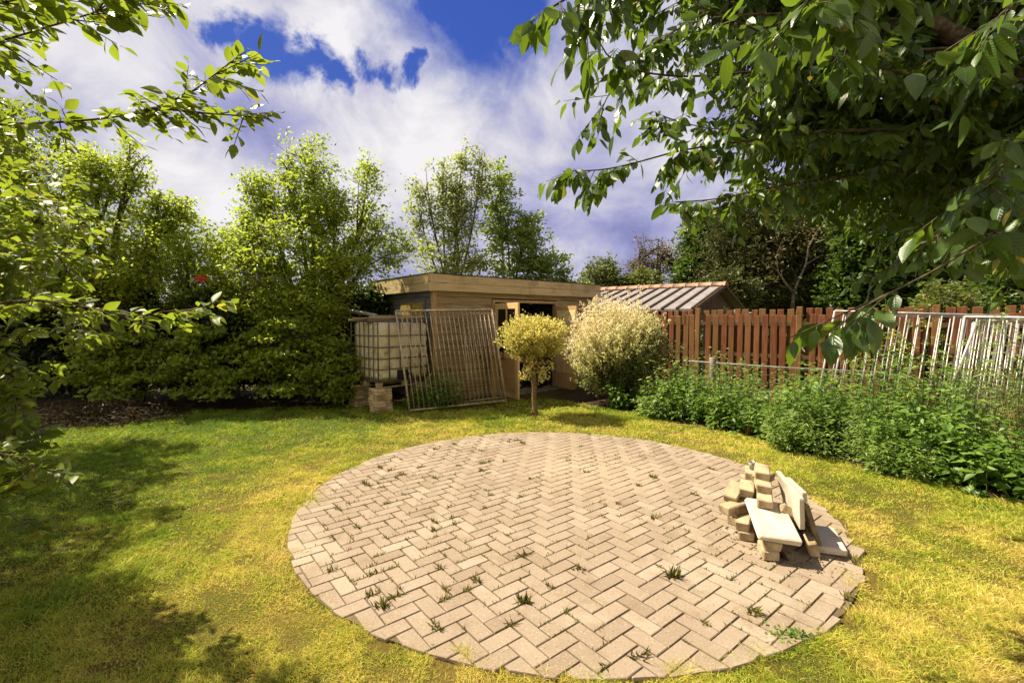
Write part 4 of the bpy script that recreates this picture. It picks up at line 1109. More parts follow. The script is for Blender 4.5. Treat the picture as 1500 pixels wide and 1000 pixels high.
for i, (x, y, lab) in enumerate([(-11.0, 9.9, 'dark evergreen hedge bush at the far left under the yellow green tree'), (-8.9, 10.3, 'dark evergreen hedge bush in the deep shade under the broad left tree'),
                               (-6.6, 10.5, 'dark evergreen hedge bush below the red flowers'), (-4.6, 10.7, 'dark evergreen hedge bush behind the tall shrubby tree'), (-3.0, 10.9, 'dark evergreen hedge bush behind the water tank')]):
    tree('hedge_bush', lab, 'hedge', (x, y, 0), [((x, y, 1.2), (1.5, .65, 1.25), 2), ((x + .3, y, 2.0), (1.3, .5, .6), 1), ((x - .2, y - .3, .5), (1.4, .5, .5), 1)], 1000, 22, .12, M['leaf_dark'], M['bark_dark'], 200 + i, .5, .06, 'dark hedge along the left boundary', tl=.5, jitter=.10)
for i, (x, y, h, rx, lab) in enumerate([(-7.2, 8.9, 1.15, 1.0, 'low leafy maple shrub under the broad left tree'), (-5.6, 9.0, 1.25, 1.0, 'layered maple shrub with bright upper leaves in the middle of the left border'), (-4.2, 9.05, 1.35, .95, 'layered maple shrub in front of the tall shrubby tree'),
                                     (-3.35, 9.25, 1.0, .55, 'small maple shrub squeezed between the layered shrubs and the water tank')]):
    lob = [((x + dx * rx * 1.1, y + dy - .35, z), (rx * .6, .5, .12), 1) for dx, dy, z in ((-.5, 0, h * .5), (.4, -.15, h * .55), (-.1, -.2, h * .75), (.45, .1, h * .9), (-.4, .1, h * .98), (0, 0, h * 1.15), (.1, -.25, h * .3))]
    tree('maple_shrub', lab, 'shrub', (x, y + .2, 0), lob, 420, 16, .085, M['leaf_maple'], M['bark_dark'], 220 + i, .25, .035, 'maple shrubs along the left border', tl=.4, jitter=.07, flat=.3, wr=.7, up=.0, shell=.5)
tree('rhododendron', 'dark shrub carrying a small cluster of red flowers in the left border', 'shrub', (-5.75, 9.1, 0), [((-5.75, 9.0, 1.45), (.6, .35, .85), 1)], 420, 18, .10, M['leaf_dark'], M['bark_dark'], 240, .4, .04, tl=.3)
def flowers():
    root = [o for o in COL.objects if o.name.startswith('rhododendron')][0]; rng = np.random.default_rng(4)
    c = np.array([(-5.77, 8.62, 2.41), (-5.69, 8.60, 2.43), (-5.61, 8.62, 2.40), (-5.68, 8.58, 2.39)])
    P = (c[:, None] + rng.normal(0, .02, (4, 60, 3)) * np.array([1, 1, .6])).reshape(-1, 3)
    leaves('flowers', P, rng.standard_normal((240, 3)), rng.standard_normal((240, 3)), rng.uniform(.03, .05, 240), .7, M['red_flower'], root, rng, off=tuple(root.location))
    S = np.repeat(np.array([(-5.74, 8.95, 2.0)]), 4, 0)
    sticks('flower_stalks', S, c, .006, .004, M['bark_dark'], root, tuple(root.location))
flowers()
tree('purple_tree', 'purple leaved tree top showing behind the far left tree', 'tree', (-13.6, 12.5, 0), [((-13.6, 12.5, 4.6), (1.3, 1.2, 1.5), 1)], 300, 18, .10, M['leaf_purple'], M['bark_dark'], 250, 2.2, .1)
def brush_pile():
    base = (-6.6, 7.5, 0); rng = np.random.default_rng(6)
    root = thing('brush_pile', 'heap of dry brown twigs and leaves at the shady left edge of the lawn', 'brush pile', base)
    n = 420; P0 = np.stack([rng.normal(0, .5, n), rng.normal(0, .3, n), np.abs(rng.normal(0, .12, n)) + .01], 1); D = nrm(rng.normal(0, 1, (n, 3)) * np.array([1, 1, .35])); P1 = P0 + D * rng.uniform(.1, .32, (n, 1)); P1[:, 2] = np.abs(P1[:, 2]) + .01
    sticks('twigs', P0, P1, .005, .002, M['bark'], root)
    m = 2000; P = np.stack([rng.normal(0, .5, m), rng.normal(0, .28, m), np.abs(rng.normal(0, .15, m)) + .01], 1)
    leaves('dead_leaves', P, rng.standard_normal((m, 3)), rng.standard_normal((m, 3)), rng.uniform(.03, .07, m), .5, M['leaf_dry'], root, rng)
brush_pile()

# --- behind the shed
tree('birch_tree', 'loose upright tree with airy shoots rising behind the shed roof', 'tree', (-2.0, 15.2, 0),
     [((-1.75, 15, 4.7), (.75, .7, 1.3), 2), ((-2.2, 15.1, 5.6), (.36, .4, 1.55), 1), ((-1.6, 15, 6.0), (.34, .4, 1.35), 1), ((-3.05, 15, 5.0), (.30, .4, 1.35), .6), ((-2.7, 15, 5.4), (.22, .35, 1.2), .35), ((-1.0, 15, 6.1), (.34, .4, 1.1), .7), ((-1.7, 15, 3.4), (1.7, .9, .8), 2.4)],
     620, 16, .115, M['leaf_birch'], M['bark'], 301, 2.2, .045, stems=2, tl=.6, jitter=.12, twig_r=.005)
tree('field_maple', 'denser layered tree at the right behind the shed roof', 'tree', (-.1, 15.6, 0),
     [((-.35, 15.4, 5.6), (.62, .7, 1.2), 1.6), ((-.2, 15.4, 4.4), (.85, .7, .7), 1.6), ((.55, 15.4, 4.5), (.6, .7, .8), 1.2), ((.7, 15.4, 3.6), (.8, .7, .6), 1.2), ((1.35, 15.4, 3.3), (.6, .6, .75), 1.0), ((1.7, 15.4, 2.7), (.8, .6, .4), .9), ((.1, 15.4, 3.0), (1.2, .7, .8), 1.4)],
     470, 20, .135, M['leaf_fieldmaple'], M['bark'], 302, 2.0, .05, tl=.6, jitter=.12, flat=.35, twig_r=.005)
# --- wood behind the fence
gw = 'trees beyond the fence'
tree('leafy_tree', 'bright light green tree far off just right of the shed roof', 'tree', (6.0, 28, 0), [((5.4, 28, 3.7), (1.6, 1.3, 1.6), 2), ((7.5, 28, 3.4), (1.5, 1.2, 1.4), 2), ((6.6, 28, 2.2), (2.6, 1.2, 1.3), 2)], 640, 18, .24, M['leaf_lightwood'], M['bark_dark'], 401, 1.5, .14, gw, tl=1.0, jitter=.2, twig_r=.012)
tree('bare_tree', 'brownish half bare tree with visible branches between the light and dark trees', 'tree', (10.0, 31, 0), [((9.6, 31, 5.5), (2.0, 1.6, 1.8), 2), ((11.5, 31, 5.2), (1.6, 1.5, 1.7), 1.4), ((8.4, 31, 4.6), (1.3, 1.2, 1.2), 1)], 560, 9, .17, M['leaf_bronze'], M['bark_dark'], 402, 2.2, .24, gw, tl=1.3, jitter=.22, twig_r=.022)
tree('cypress_tree', 'tall dark olive conifer beyond the fence above the hut gable', 'tree', (12.4, 24, 0), [((12.0, 24, 5.6), (2.2, 1.6, 2.5), 4), ((10.8, 23.6, 3.6), (1.5, 1.3, 1.9), 2), ((14.0, 23.4, 4.4), (1.8, 1.4, 2.8), 3), ((12.4, 23, 2.6), (2.6, 1.2, 1.8), 3)], 2300, 17, .22, M['leaf_cypress'], M['bark_dark'], 403, 2.0, .2, gw, tl=1.1, jitter=.14, wr=.26, up=-.25, twig_r=.012)
tree('dark_tree', 'very dark tree at the left shoulder of the conifer', 'tree', (11.0, 27, 0), [((10.9, 27, 6.0), (1.3, 1.2, 1.9), 2), ((10.4, 27, 4.0), (1.3, 1.2, 1.8), 2)], 650, 18, .26, M['leaf_wood'], M['bark_dark'], 404, 2.0, .2, gw, tl=.9, jitter=.2)
tree('maple_tree', 'leafy dark green maple beyond the fence right of the conifer', 'tree', (16.6, 21.5, 0), [((16.6, 21.5, 4.6), (2.6, 1.8, 2.7), 4), ((18.6, 21, 5.0), (2.2, 1.6, 2.6), 3), ((15.4, 21, 2.8), (1.5, 1.2, 1.7), 2), ((18, 20.6, 2.5), (2.4, 1.2, 1.5), 2)], 1700, 19, .25, M['leaf_wood'], M['bark_dark'], 405, 2.0, .2, gw, tl=.9, jitter=.17, flat=.35, wr=.65)
tree('dark_tree', 'dark tall tree behind the overhanging cherry at the upper right', 'tree', (20.5, 25, 0), [((19, 25, 7.5), (3.4, 1.8, 3.0), 4), ((23.5, 24, 6), (3.0, 1.8, 4.2), 4), ((15.0, 25, 7.0), (2.2, 1.5, 2.6), 2), ((26, 23, 4), (3, 1.8, 3.6), 3)], 1700, 18, .32, M['leaf_wood'], M['bark_dark'], 406, 2.5, .3, gw, tl=1.2, jitter=.25)
tree('dark_tree', 'broad dark tree filling the gap between the conifer and the maple', 'tree', (16.0, 28.5, 0), [((14.6, 28.5, 5.0), (2.8, 1.5, 3.6), 2), ((18.5, 28.5, 5.0), (3.0, 1.5, 4.0), 2), ((16.5, 28, 2.2), (4.5, 1.4, 2.0), 2)], 1300, 18, .34, M['leaf_wood'], M['bark_dark'], 410, 2.0, .25, gw, tl=1.2, jitter=.25)
tree('light_bush', 'small bright green bush above the fence at the far right', 'shrub', (14.1, 15.3, 0), [((14.1, 15.3, 1.9), (1.0, .8, 1.0), 1)], 260, 18, .15, M['leaf_lightwood'], M['bark_dark'], 407, .8, .06, gw, tl=.5, jitter=.12)
tree('dark_tree', 'low dark tree behind the galvanised railings at the right edge', 'tree', (19.5, 17, 0), [((18.4, 17, 2.3), (2.0, 1.2, 1.9), 2), ((21, 16.5, 2.8), (2.0, 1.2, 2.2), 2)], 700, 18, .22, M['leaf_wood'], M['bark_dark'], 408, 1.0, .12, gw, tl=.7, jitter=.16)
tree('leafy_tree', 'small distant tree beyond the hut ridge', 'tree', (9.2, 21, 0), [((8.6, 21, 2.3), (1.7, 1.1, 1.3), 1), ((9.9, 21, 2.6), (1.2, 1, 1.4), 1)], 420, 18, .2, M['leaf_cypress'], M['bark_dark'], 409, 1.0, .1, gw, tl=.7, jitter=.15)
for i, q_ in enumerate((-.6, .7, 2.0, 3.3, 4.6)):
    p = FA + FD * q_ - FN * 1.0
    tree('hedge_bush', 'dark bush glimpsed through the gaps of the brown fence', 'bush', (p.x, p.y, 0), [((p.x, p.y, .85), (.8, .6, .8), 1)], 260, 16, .13, M['leaf_dark'], M['bark_dark'], 450 + i, .3, .04, 'dark bushes behind the brown fence', tl=.4, jitter=.1)
def bare_trunk():
    b = (13.2, 22.2, 0); root = thing('grey_sapling', 'slim forked grey trunk standing clear in front of the dark trees', 'tree', b, 0, gw)
    mb = MB(3); mb.tube([(0, 0, 0), (.05, 0, 1.5), (.12, 0, 2.9), (.35, 0, 3.5), (.65, 0, 4.2), (.75, 0, 5.0), (1.1, 0, 5.7)], [.12, .10, .085, .06, .05, .04, .015], 8)
    mb.tube([(.12, 0, 2.9), (-.25, 0, 3.3), (-.6, .1, 3.9), (-.7, .1, 4.6), (-.5, .1, 5.2)], [.06, .05, .04, .03, .01], 7); mb.tube([(.65, 0, 4.2), (1.3, 0, 4.6), (1.8, .1, 4.7)], [.035, .025, .01], 6); mb.tube([(-.6, .1, 3.9), (-1.1, 0, 4.2)], [.03, .01], 6)
    mb.build('trunk', M['bark_grey'], root, True)
    rng = np.random.default_rng(2); P = np.array([(1.1, 0, 5.7), (-.5, .1, 5.2), (1.8, .1, 4.7), (-1.1, 0, 4.2)])
    P = (P[:, None] + rng.normal(0, .35, (4, 90, 3))).reshape(-1, 3); leaves('crown', P, rng.standard_normal((360, 3)), rng.standard_normal((360, 3)), rng.uniform(.12, .22, 360), .5, M['leaf_bronze'], root, rng)
bare_trunk()

# --- weeds
def weed(name, label, x, y, h, rad, kind, seed, group, cat='weed'):
    rng = np.random.default_rng(seed); root = thing(name, label, cat, (x, y, 0), 0, group)
    ns = int(20 + 34 * rad); a = rng.uniform(0, 6.28, ns); q_ = rng.random(ns) ** .5 * rad
    S = np.stack([np.cos(a) * q_ * .8, np.sin(a) * q_ * .8, np.zeros(ns)], 1)
    hh = h * rng.uniform(.5, 1.02, ns) * np.where(rng.random(ns) < .14, 1.22, 1) * (1.05 - .35 * (q_ / rad) ** 2)
    E = S + np.stack([np.cos(a) * q_ * .45 + rng.normal(0, .09, ns), np.sin(a) * q_ * .45 + rng.normal(0, .09, ns), hh], 1)
    stem = M['dry_stem'] if kind == 'dry' else M['stem']
    sticks('stems', S, E, .0045, .002, stem, root)
    if kind == 'dry':
        S2 = np.concatenate([S + (E - S) * rng.uniform(.4, .9, (ns, 1)) for _ in range(3)]); E2 = S2 + rng.normal(0, .12, S2.shape) + np.array([0, 0, .12]); sticks('side_stems', S2, E2, .003, .001, stem, root)
        return root
    k = {'nettle': 36, 'fern': 62, 'flower': 36, 'dock': 24}[kind]
    ll = {'nettle': .105, 'fern': .080, 'flower': .092, 'dock': .125}[kind]; wr = {'nettle': .5, 'fern': .26, 'flower': .40, 'dock': .55}[kind]
    f = rng.uniform(.06, 1.02, (ns, k, 1))
    sz = rng.uniform(.6, 1.3, (ns, k)) * (1.15 - .5 * f[..., 0])
    az = rng.uniform(0, 6.28, (ns, k)); out = np.stack([np.cos(az), np.sin(az), rng.normal(.15, .3, (ns, k))], 2)
    reach = rng.uniform(0, .11, (ns, k, 1))
    P = S[:, None] + (E - S)[:, None] * f + out * reach
    A = out + np.array([0, 0, -.1]); Nn = np.array([0, 0, 1.]) + rng.normal(0, .35, (ns, k, 3))
    m = M['leaf_weed_light'] if (kind == 'fern' or seed % 3 == 0) else M['leaf_weed']
    leaves('leaves', P.reshape(-1, 3), A.reshape(-1, 3), Nn.reshape(-1, 3), (ll * sz).ravel(), wr, m, root, rng, droop=.25)
    if kind == 'flower':
        nf = max(4, ns // 3); idx = rng.choice(ns, nf, False)
        P = (E[idx][:, None] + rng.normal(0, .022, (nf, 14, 3))).reshape(-1, 3)
        leaves('flowers', P, rng.normal(0, 1, P.shape) + np.array([0, 0, .8]), rng.standard_normal(P.shape), rng.uniform(.010, .02, len(P)), .7, M['yellow_flower'], root, rng)
    return root
gwd = 'tall weeds in the overgrown right-hand bed'
common = 'leafy green weed crowded among others in the overgrown bed before the fence'
WEEDS = [ # x, y, h, r, kind, label
 (2.25, 8.75, .62, .40, 'nettle', 'dark leafy weed growing at the foot of the willow bush'), (2.75, 8.3, .80, .42, 'nettle', 'weed clump just right of the willow bush'), (2.95, 7.75, .85, .42, 'nettle', common),
 (3.35, 7.3, .88, .42, 'fern', 'feathery weed growing by the round netting post'), (3.05, 8.5, .90, .42, 'flower', 'weed with yellow flower tips behind the bed beside the willow bush'), (3.75, 6.85, .80, .40, 'fern', 'feathery pale weed behind the short wooden stake'),
 (3.70, 7.6, .78, .35, 'nettle', common), (4.30, 6.95, .72, .35, 'flower', 'flowering weed between the netting and the brown fence'), (3.78, 6.2, .78, .42, 'nettle', common), (4.25, 6.35, 1.0, .42, 'flower', 'yellow flowered weed in front of the first railing post'),
 (4.05, 5.62, .78, .42, 'fern', common), (4.65, 5.85, 1.22, .45, 'flower', 'tall yellow flowered weed in front of the leaning railings'), (4.45, 5.15, .85, .42, 'nettle', 'leafy weed at the lawn edge beside the tall flowering ones'), (5.0, 5.3, 1.28, .45, 'flower', 'tall yellow flowered weed before the middle of the railings'),
 (4.75, 4.65, .75, .42, 'dock', 'broad leaved weed at the front lower right of the bed'), (5.25, 4.75, 1.05, .45, 'fern', common), (5.55, 5.15, 1.2, .42, 'flower', 'tall flowering weed near the right edge of the railings'), (4.95, 4.05, .70, .42, 'dock', 'broad leaved dark weed nearest the camera in the bed'),
 (5.5, 4.3, .95, .42, 'nettle', common), (5.6, 3.6, .8, .45, 'dock', 'broad leaved weed at the extreme right of the bed'), (6.0, 4.7, 1.15, .42, 'fern', common), (3.35, 6.98, .5, .3, 'nettle', 'short weed at the lawn edge left of the wooden stake'),
 (2.55, 7.95, .5, .3, 'nettle', 'short weed at the lawn edge right of the willow bush'), (3.62, 5.95, .45, .28, 'fern', 'short feathery weed at the lawn edge right of the wooden stake'), (4.2, 4.98, .42, .28, 'fern', 'short feathery weed on the lawn edge beside the broad leaved weeds'), (4.5, 6.6, .85, .35, 'nettle', common), (5.3, 5.9, 1.0, .4, 'nettle', common)]
for i, (x, y, h, rd_, kd, lab) in enumerate(WEEDS): weed('weed_plant', lab, x, y, h * (1.10 + .07 * max(0, x - 2.6)) * (.86, 1.12, .97, 1.2, .92)[i % 5], rd_, kd, 500 + i, gwd)
weed('dead_stalks', 'clump of dry brown dead stalks at the right edge of the bed', 5.05, 4.52, 1.15, .28, 'dry', 560, None, 'dead plant')
weed('bindweed', 'green climbing weed growing through the rusty metal panel', -1.32, 8.62, .85, .26, 'nettle', 561, None)
weed('weed_plant', 'low green weed under the tank behind the rusty panel corner', -1.62, 8.62, .45, .26, 'nettle', 562, None)
def dead_vine():
    rng = np.random.default_rng(5); b = (-.75, 9.15, 0); root = thing('dead_vine', 'tangle of dead brown creeper caught in the rusty metal panel', 'creeper', b)
    c = np.array([(.12, -.05, .95), (-.1, -.02, 1.15), (-.25, .0, 1.5), (.3, .02, .9)])
    P0 = (c[:, None] + rng.normal(0, .09, (4, 40, 3)) * np.array([1, .4, 1])).reshape(-1, 3); P1 = P0 + rng.normal(0, .10, P0.shape)
    sticks('stems', P0, P1, .003, .001, M['dry_stem'], root); sticks('main_stem', np.array([(0, 0, 0.), (0, 0, .9)]), np.array([(0, 0, .9), (-.2, 0, 1.6)]), .006, .004, M['dry_stem'], root)
    P = (c[:, None] + rng.normal(0, .08, (4, 70, 3)) * np.array([1, .4, 1])).reshape(-1, 3); leaves('dead_leaves', P, rng.standard_normal(P.shape), rng.standard_normal(P.shape), rng.uniform(.02, .05, len(P)), .6, M['leaf_dry'], root, rng)
dead_vine()

# --- grass tufts in the paving joints
def tufts():
    rng = np.random.default_rng(21); r = random.Random(22); gt = 'grass tufts growing in the paving joints'
    def tuft_mesh(n, h, seed, sp_=.02):
        g_ = np.random.default_rng(seed); a = g_.uniform(0, 6.28, n)
        P = np.stack([g_.normal(0, sp_, n), g_.normal(0, sp_ * .5, n), np.zeros(n)], 1); A = np.stack([np.cos(a), np.sin(a), g_.uniform(.5, 2.2, n)], 1)
        return P, A, h * g_.uniform(.5, 1.2, n)
    protos = []
    big = [(1.04, 2.92, .13, 44, 'largest grass tuft on the paving, at its lower right'), (.075, 2.66, .11, 40, 'spiky grass tuft near the lower middle of the paving'), (.45, 3.02, .08, 30, 'brownish grass tuft right of the middle of the paving'),
           (1.36, 2.55, .10, 30, 'thin grass tuft near the lower right edge of the paving'), (.62, 2.22, .09, 28, 'grass tuft at the near edge of the paving'), (-.75, 2.62, .10, 34, 'grass tuft at the lower left edge of the paving')]
    for i, (x, y, h, n, lab) in enumerate(big):
        P, A, L = tuft_mesh(n, h, 70 + i, .018); o = leaves('grass_tuft', P, A, rng.standard_normal(P.shape), L * .62, .03, M['leaf_tuft'], None, rng, droop=.5)
        o.location = (x, y, .008); tag(o, lab, 'grass tuft', gt)
    for i in range(6):
        P, A, L = tuft_mesh(24 + 6 * (i % 4), .045 + .006 * (i % 3), 90 + i, .014); protos.append(leaves('grass_tuft', P, A, rng.standard_normal(P.shape), L * 1.0, .034, M['leaf_tuft'], None, rng, droop=.3))
    used = 0; pts = []
    for k in range(5000):
        a, b, ang = r.choice(JOINTS); t = r.random(); x = a[0] + (b[0] - a[0]) * t; y = a[1] + (b[1] - a[1]) * t
        left = (CX - x) / CR
        if r.random() > .10 + .9 * max(0, left) + .2 * max(0, (3.2 - y)): continue
        if any((x - p[0]) ** 2 + (y - p[1]) ** 2 < .007 for p in pts): continue
        pts.append((x, y, math.atan2(b[1] - a[1], b[0] - a[0])))
        if len(pts) >= 190: break
    for k, (x, y, an) in enumerate(pts):
        o = protos[k % 6] if k < 6 else protos[k % 6].copy()
        if k >= 6: COL.objects.link(o)
        o.location = (x, y, .008); s = r.choice((.35, .45, .6, .75, 1.0)) * r.uniform(.9, 1.1); o.scale = (s * r.uniform(.8, 1.7), s, s); o.rotation_euler = (0, 0, an)
        tag(o, 'small grass tuft sprouting from a joint in the paved circle', 'grass tuft', gt)
    # fine moss and seedlings along joints: nobody could count them
    n = 9000; P = []; 
    for k in range(n):
        a, b, ang = r.choice(JOINTS); t = r.random(); P.append((a[0] + (b[0] - a[0]) * t, a[1] + (b[1] - a[1]) * t, .015))
    P = np.array(P); keep = vnoise(P[:, :2] * 2.5 + 30, 12) + .25 * (CX - P[:, 0]) / CR > .55; P = P[keep] + np.append(rng.normal(0, .002, (keep.sum(), 2)), np.zeros((keep.sum(), 1)), 1)
    A = rng.normal(0, .6, P.shape) + np.array([0, 0, 1.]); o = leaves('joint_moss', P, A, rng.standard_normal(P.shape), rng.uniform(.012, .032, len(P)), .26, M['leaf_tuft'], None, rng)
    tag(o, 'tiny seedlings and moss along the paving joints', 'moss', kind='stuff')
    P = np.stack([rng.normal(0, .05, 160), rng.normal(0, .035, 160), np.abs(rng.normal(0, .012, 160))], 1); o = leaves('clover_patch', P, rng.standard_normal(P.shape) + np.array([0, 0, .4]), rng.normal(0, .4, P.shape) + np.array([0, 0, 1]), rng.uniform(.015, .03, 160), .8, M['leaf_weed'], None, rng)
    o.location = (1.48, 2.38, .008); tag(o, 'small broad leaved clover patch at the lower right rim of the paving', 'weed')
tufts()


# ================================================================ OVERHANGING TREES
CHERRY = [
    [(3.1, 2.7, 3.23), (2.49, 2.7, 3.19), (1.88, 2.65, 3.13), (1.29, 2.6, 3.01), (0.82, 2.5, 2.94), (0.51, 2.4, 2.96), (0.39, 2.3, 3.06)],
    [(1.6, 2.1, 3.5), (0.83, 1.7, 3.16), (0.5, 1.55, 2.89), (0.27, 1.5, 2.73), (0.1, 1.42, 2.58)],
    [(3.36, 2.9, 2.74), (2.7, 2.9, 2.78), (2.07, 2.9, 2.82), (1.4, 2.8, 2.72), (0.97, 2.7, 2.63), (0.56, 2.6, 2.5), (0.27, 2.5, 2.45)],
    [(3.0, 2.6, 2.96), (2.22, 2.6, 2.99), (1.52, 2.5, 3.08), (1.02, 2.4, 3.19), (0.65, 2.3, 3.25)],
    [(2.2, 1.6, 2.1), (1.58, 1.35, 1.94), (1.41, 1.3, 1.93), (1.22, 1.22, 1.88), (1.06, 1.18, 1.8), (0.91, 1.16, 1.73), (0.85, 1.15, 1.7)],
    [(2.4, 1.9, 2.6), (1.85, 1.6, 2.33), (1.61, 1.5, 2.22), (1.43, 1.42, 2.1), (1.36, 1.4, 2.01)],
    [(2.2, 2.0, 3.4), (1.5, 1.7, 3.09), (1.19, 1.6, 2.86), (0.97, 1.5, 2.69), (0.8, 1.42, 2.54)],
    [(3.84, 3.3, 2.66), (2.84, 3.3, 2.7), (1.98, 3.2, 2.6), (1.34, 3.0, 2.44), (1.0, 2.9, 2.39)],
    [(3.03, 2.6, 2.34), (2.51, 2.6, 2.21), (2.14, 2.5, 2.05), (1.99, 2.5, 1.94)],
    [(3.66, 3.2, 3.69), (2.71, 3.2, 3.65), (1.75, 3.1, 3.63), (1.06, 3.0, 3.49), (0.62, 2.9, 3.07), (0.52, 2.8, 2.86)],
    [(4.51, 3.9, 3.38), (3.34, 3.9, 3.43), (2.27, 3.7, 3.24), (1.55, 3.5, 3.06), (1.04, 3.3, 3.07)],
    [(2.4, 1.8, 3.0), (1.71, 1.5, 2.73), (1.44, 1.4, 2.58), (1.34, 1.35, 2.49)]]
HORNBEAM = [
    [(-2.37, 2.0, 2.47), (-2.04, 1.9, 2.45), (-1.76, 1.9, 2.46), (-1.47, 1.87, 2.48), (-1.25, 1.83, 2.53), (-1.13, 1.8, 2.58), (-1.05, 1.8, 2.64)],
    [(-1.45, 1.87, 2.48), (-1.37, 1.85, 2.49), (-1.16, 1.8, 2.45), (-0.97, 1.78, 2.43)],
    [(-2.3, 1.8, 2.6), (-1.88, 1.6, 2.57), (-1.65, 1.55, 2.57), (-1.42, 1.5, 2.59), (-1.25, 1.5, 2.64), (-1.12, 1.5, 2.67)],
    [(-2.3, 1.7, 2.65), (-1.7, 1.45, 2.59), (-1.48, 1.4, 2.59), (-1.28, 1.4, 2.63), (-1.12, 1.4, 2.62)],
    [(-2.42, 2.0, 1.71), (-2.07, 1.95, 1.75), (-1.82, 1.92, 1.74), (-1.55, 1.9, 1.69), (-1.35, 1.86, 1.71), (-1.21, 1.84, 1.7)],
    [(-2.87, 2.4, 2.25), (-2.48, 2.3, 2.26), (-2.2, 2.25, 2.22), (-2.0, 2.2, 2.11)],
    [(-3.01, 2.5, 1.99), (-2.61, 2.4, 2.03), (-2.23, 2.3, 2.0), (-1.98, 2.2, 1.97)],
    [(-3.57, 3.0, 2.61), (-3.12, 2.9, 2.6), (-2.87, 2.9, 2.58), (-2.58, 2.8, 2.47)],
    [(-2.92, 2.4, 1.49), (-2.52, 2.3, 1.57), (-2.27, 2.25, 1.63), (-2.06, 2.2, 1.6)],
    [(-3.17, 2.6, 1.21), (-2.75, 2.5, 1.3), (-2.54, 2.4, 1.21)],
    [(-2.46, 2.0, 1.08), (-2.16, 1.95, 1.11), (-2.02, 1.92, 1.07), (-1.87, 1.9, 1.05)],
    [(-2.28, 1.9, 2.03), (-2.0, 1.85, 2.03), (-1.8, 1.8, 1.98), (-1.7, 1.8, 1.87)],
    [(-3.3, 2.7, 2.4), (-2.9, 2.65, 2.42), (-2.6, 2.6, 2.34), (-2.35, 2.55, 2.25)], [(-3.3, 2.7, 2.1), (-2.9, 2.7, 2.12), (-2.6, 2.65, 2.05), (-2.35, 2.6, 1.98)], [(-3.3, 2.8, 1.75), (-2.95, 2.8, 1.8), (-2.65, 2.75, 1.72), (-2.45, 2.7, 1.62)],
    [(-3.2, 2.6, 1.42), (-2.8, 2.5, 1.48), (-2.55, 2.45, 1.42)], [(-2.9, 2.4, .92), (-2.6, 2.35, .95), (-2.4, 2.3, .88)], [(-3.0, 2.5, .6), (-2.7, 2.4, .68), (-2.45, 2.35, .62)]]

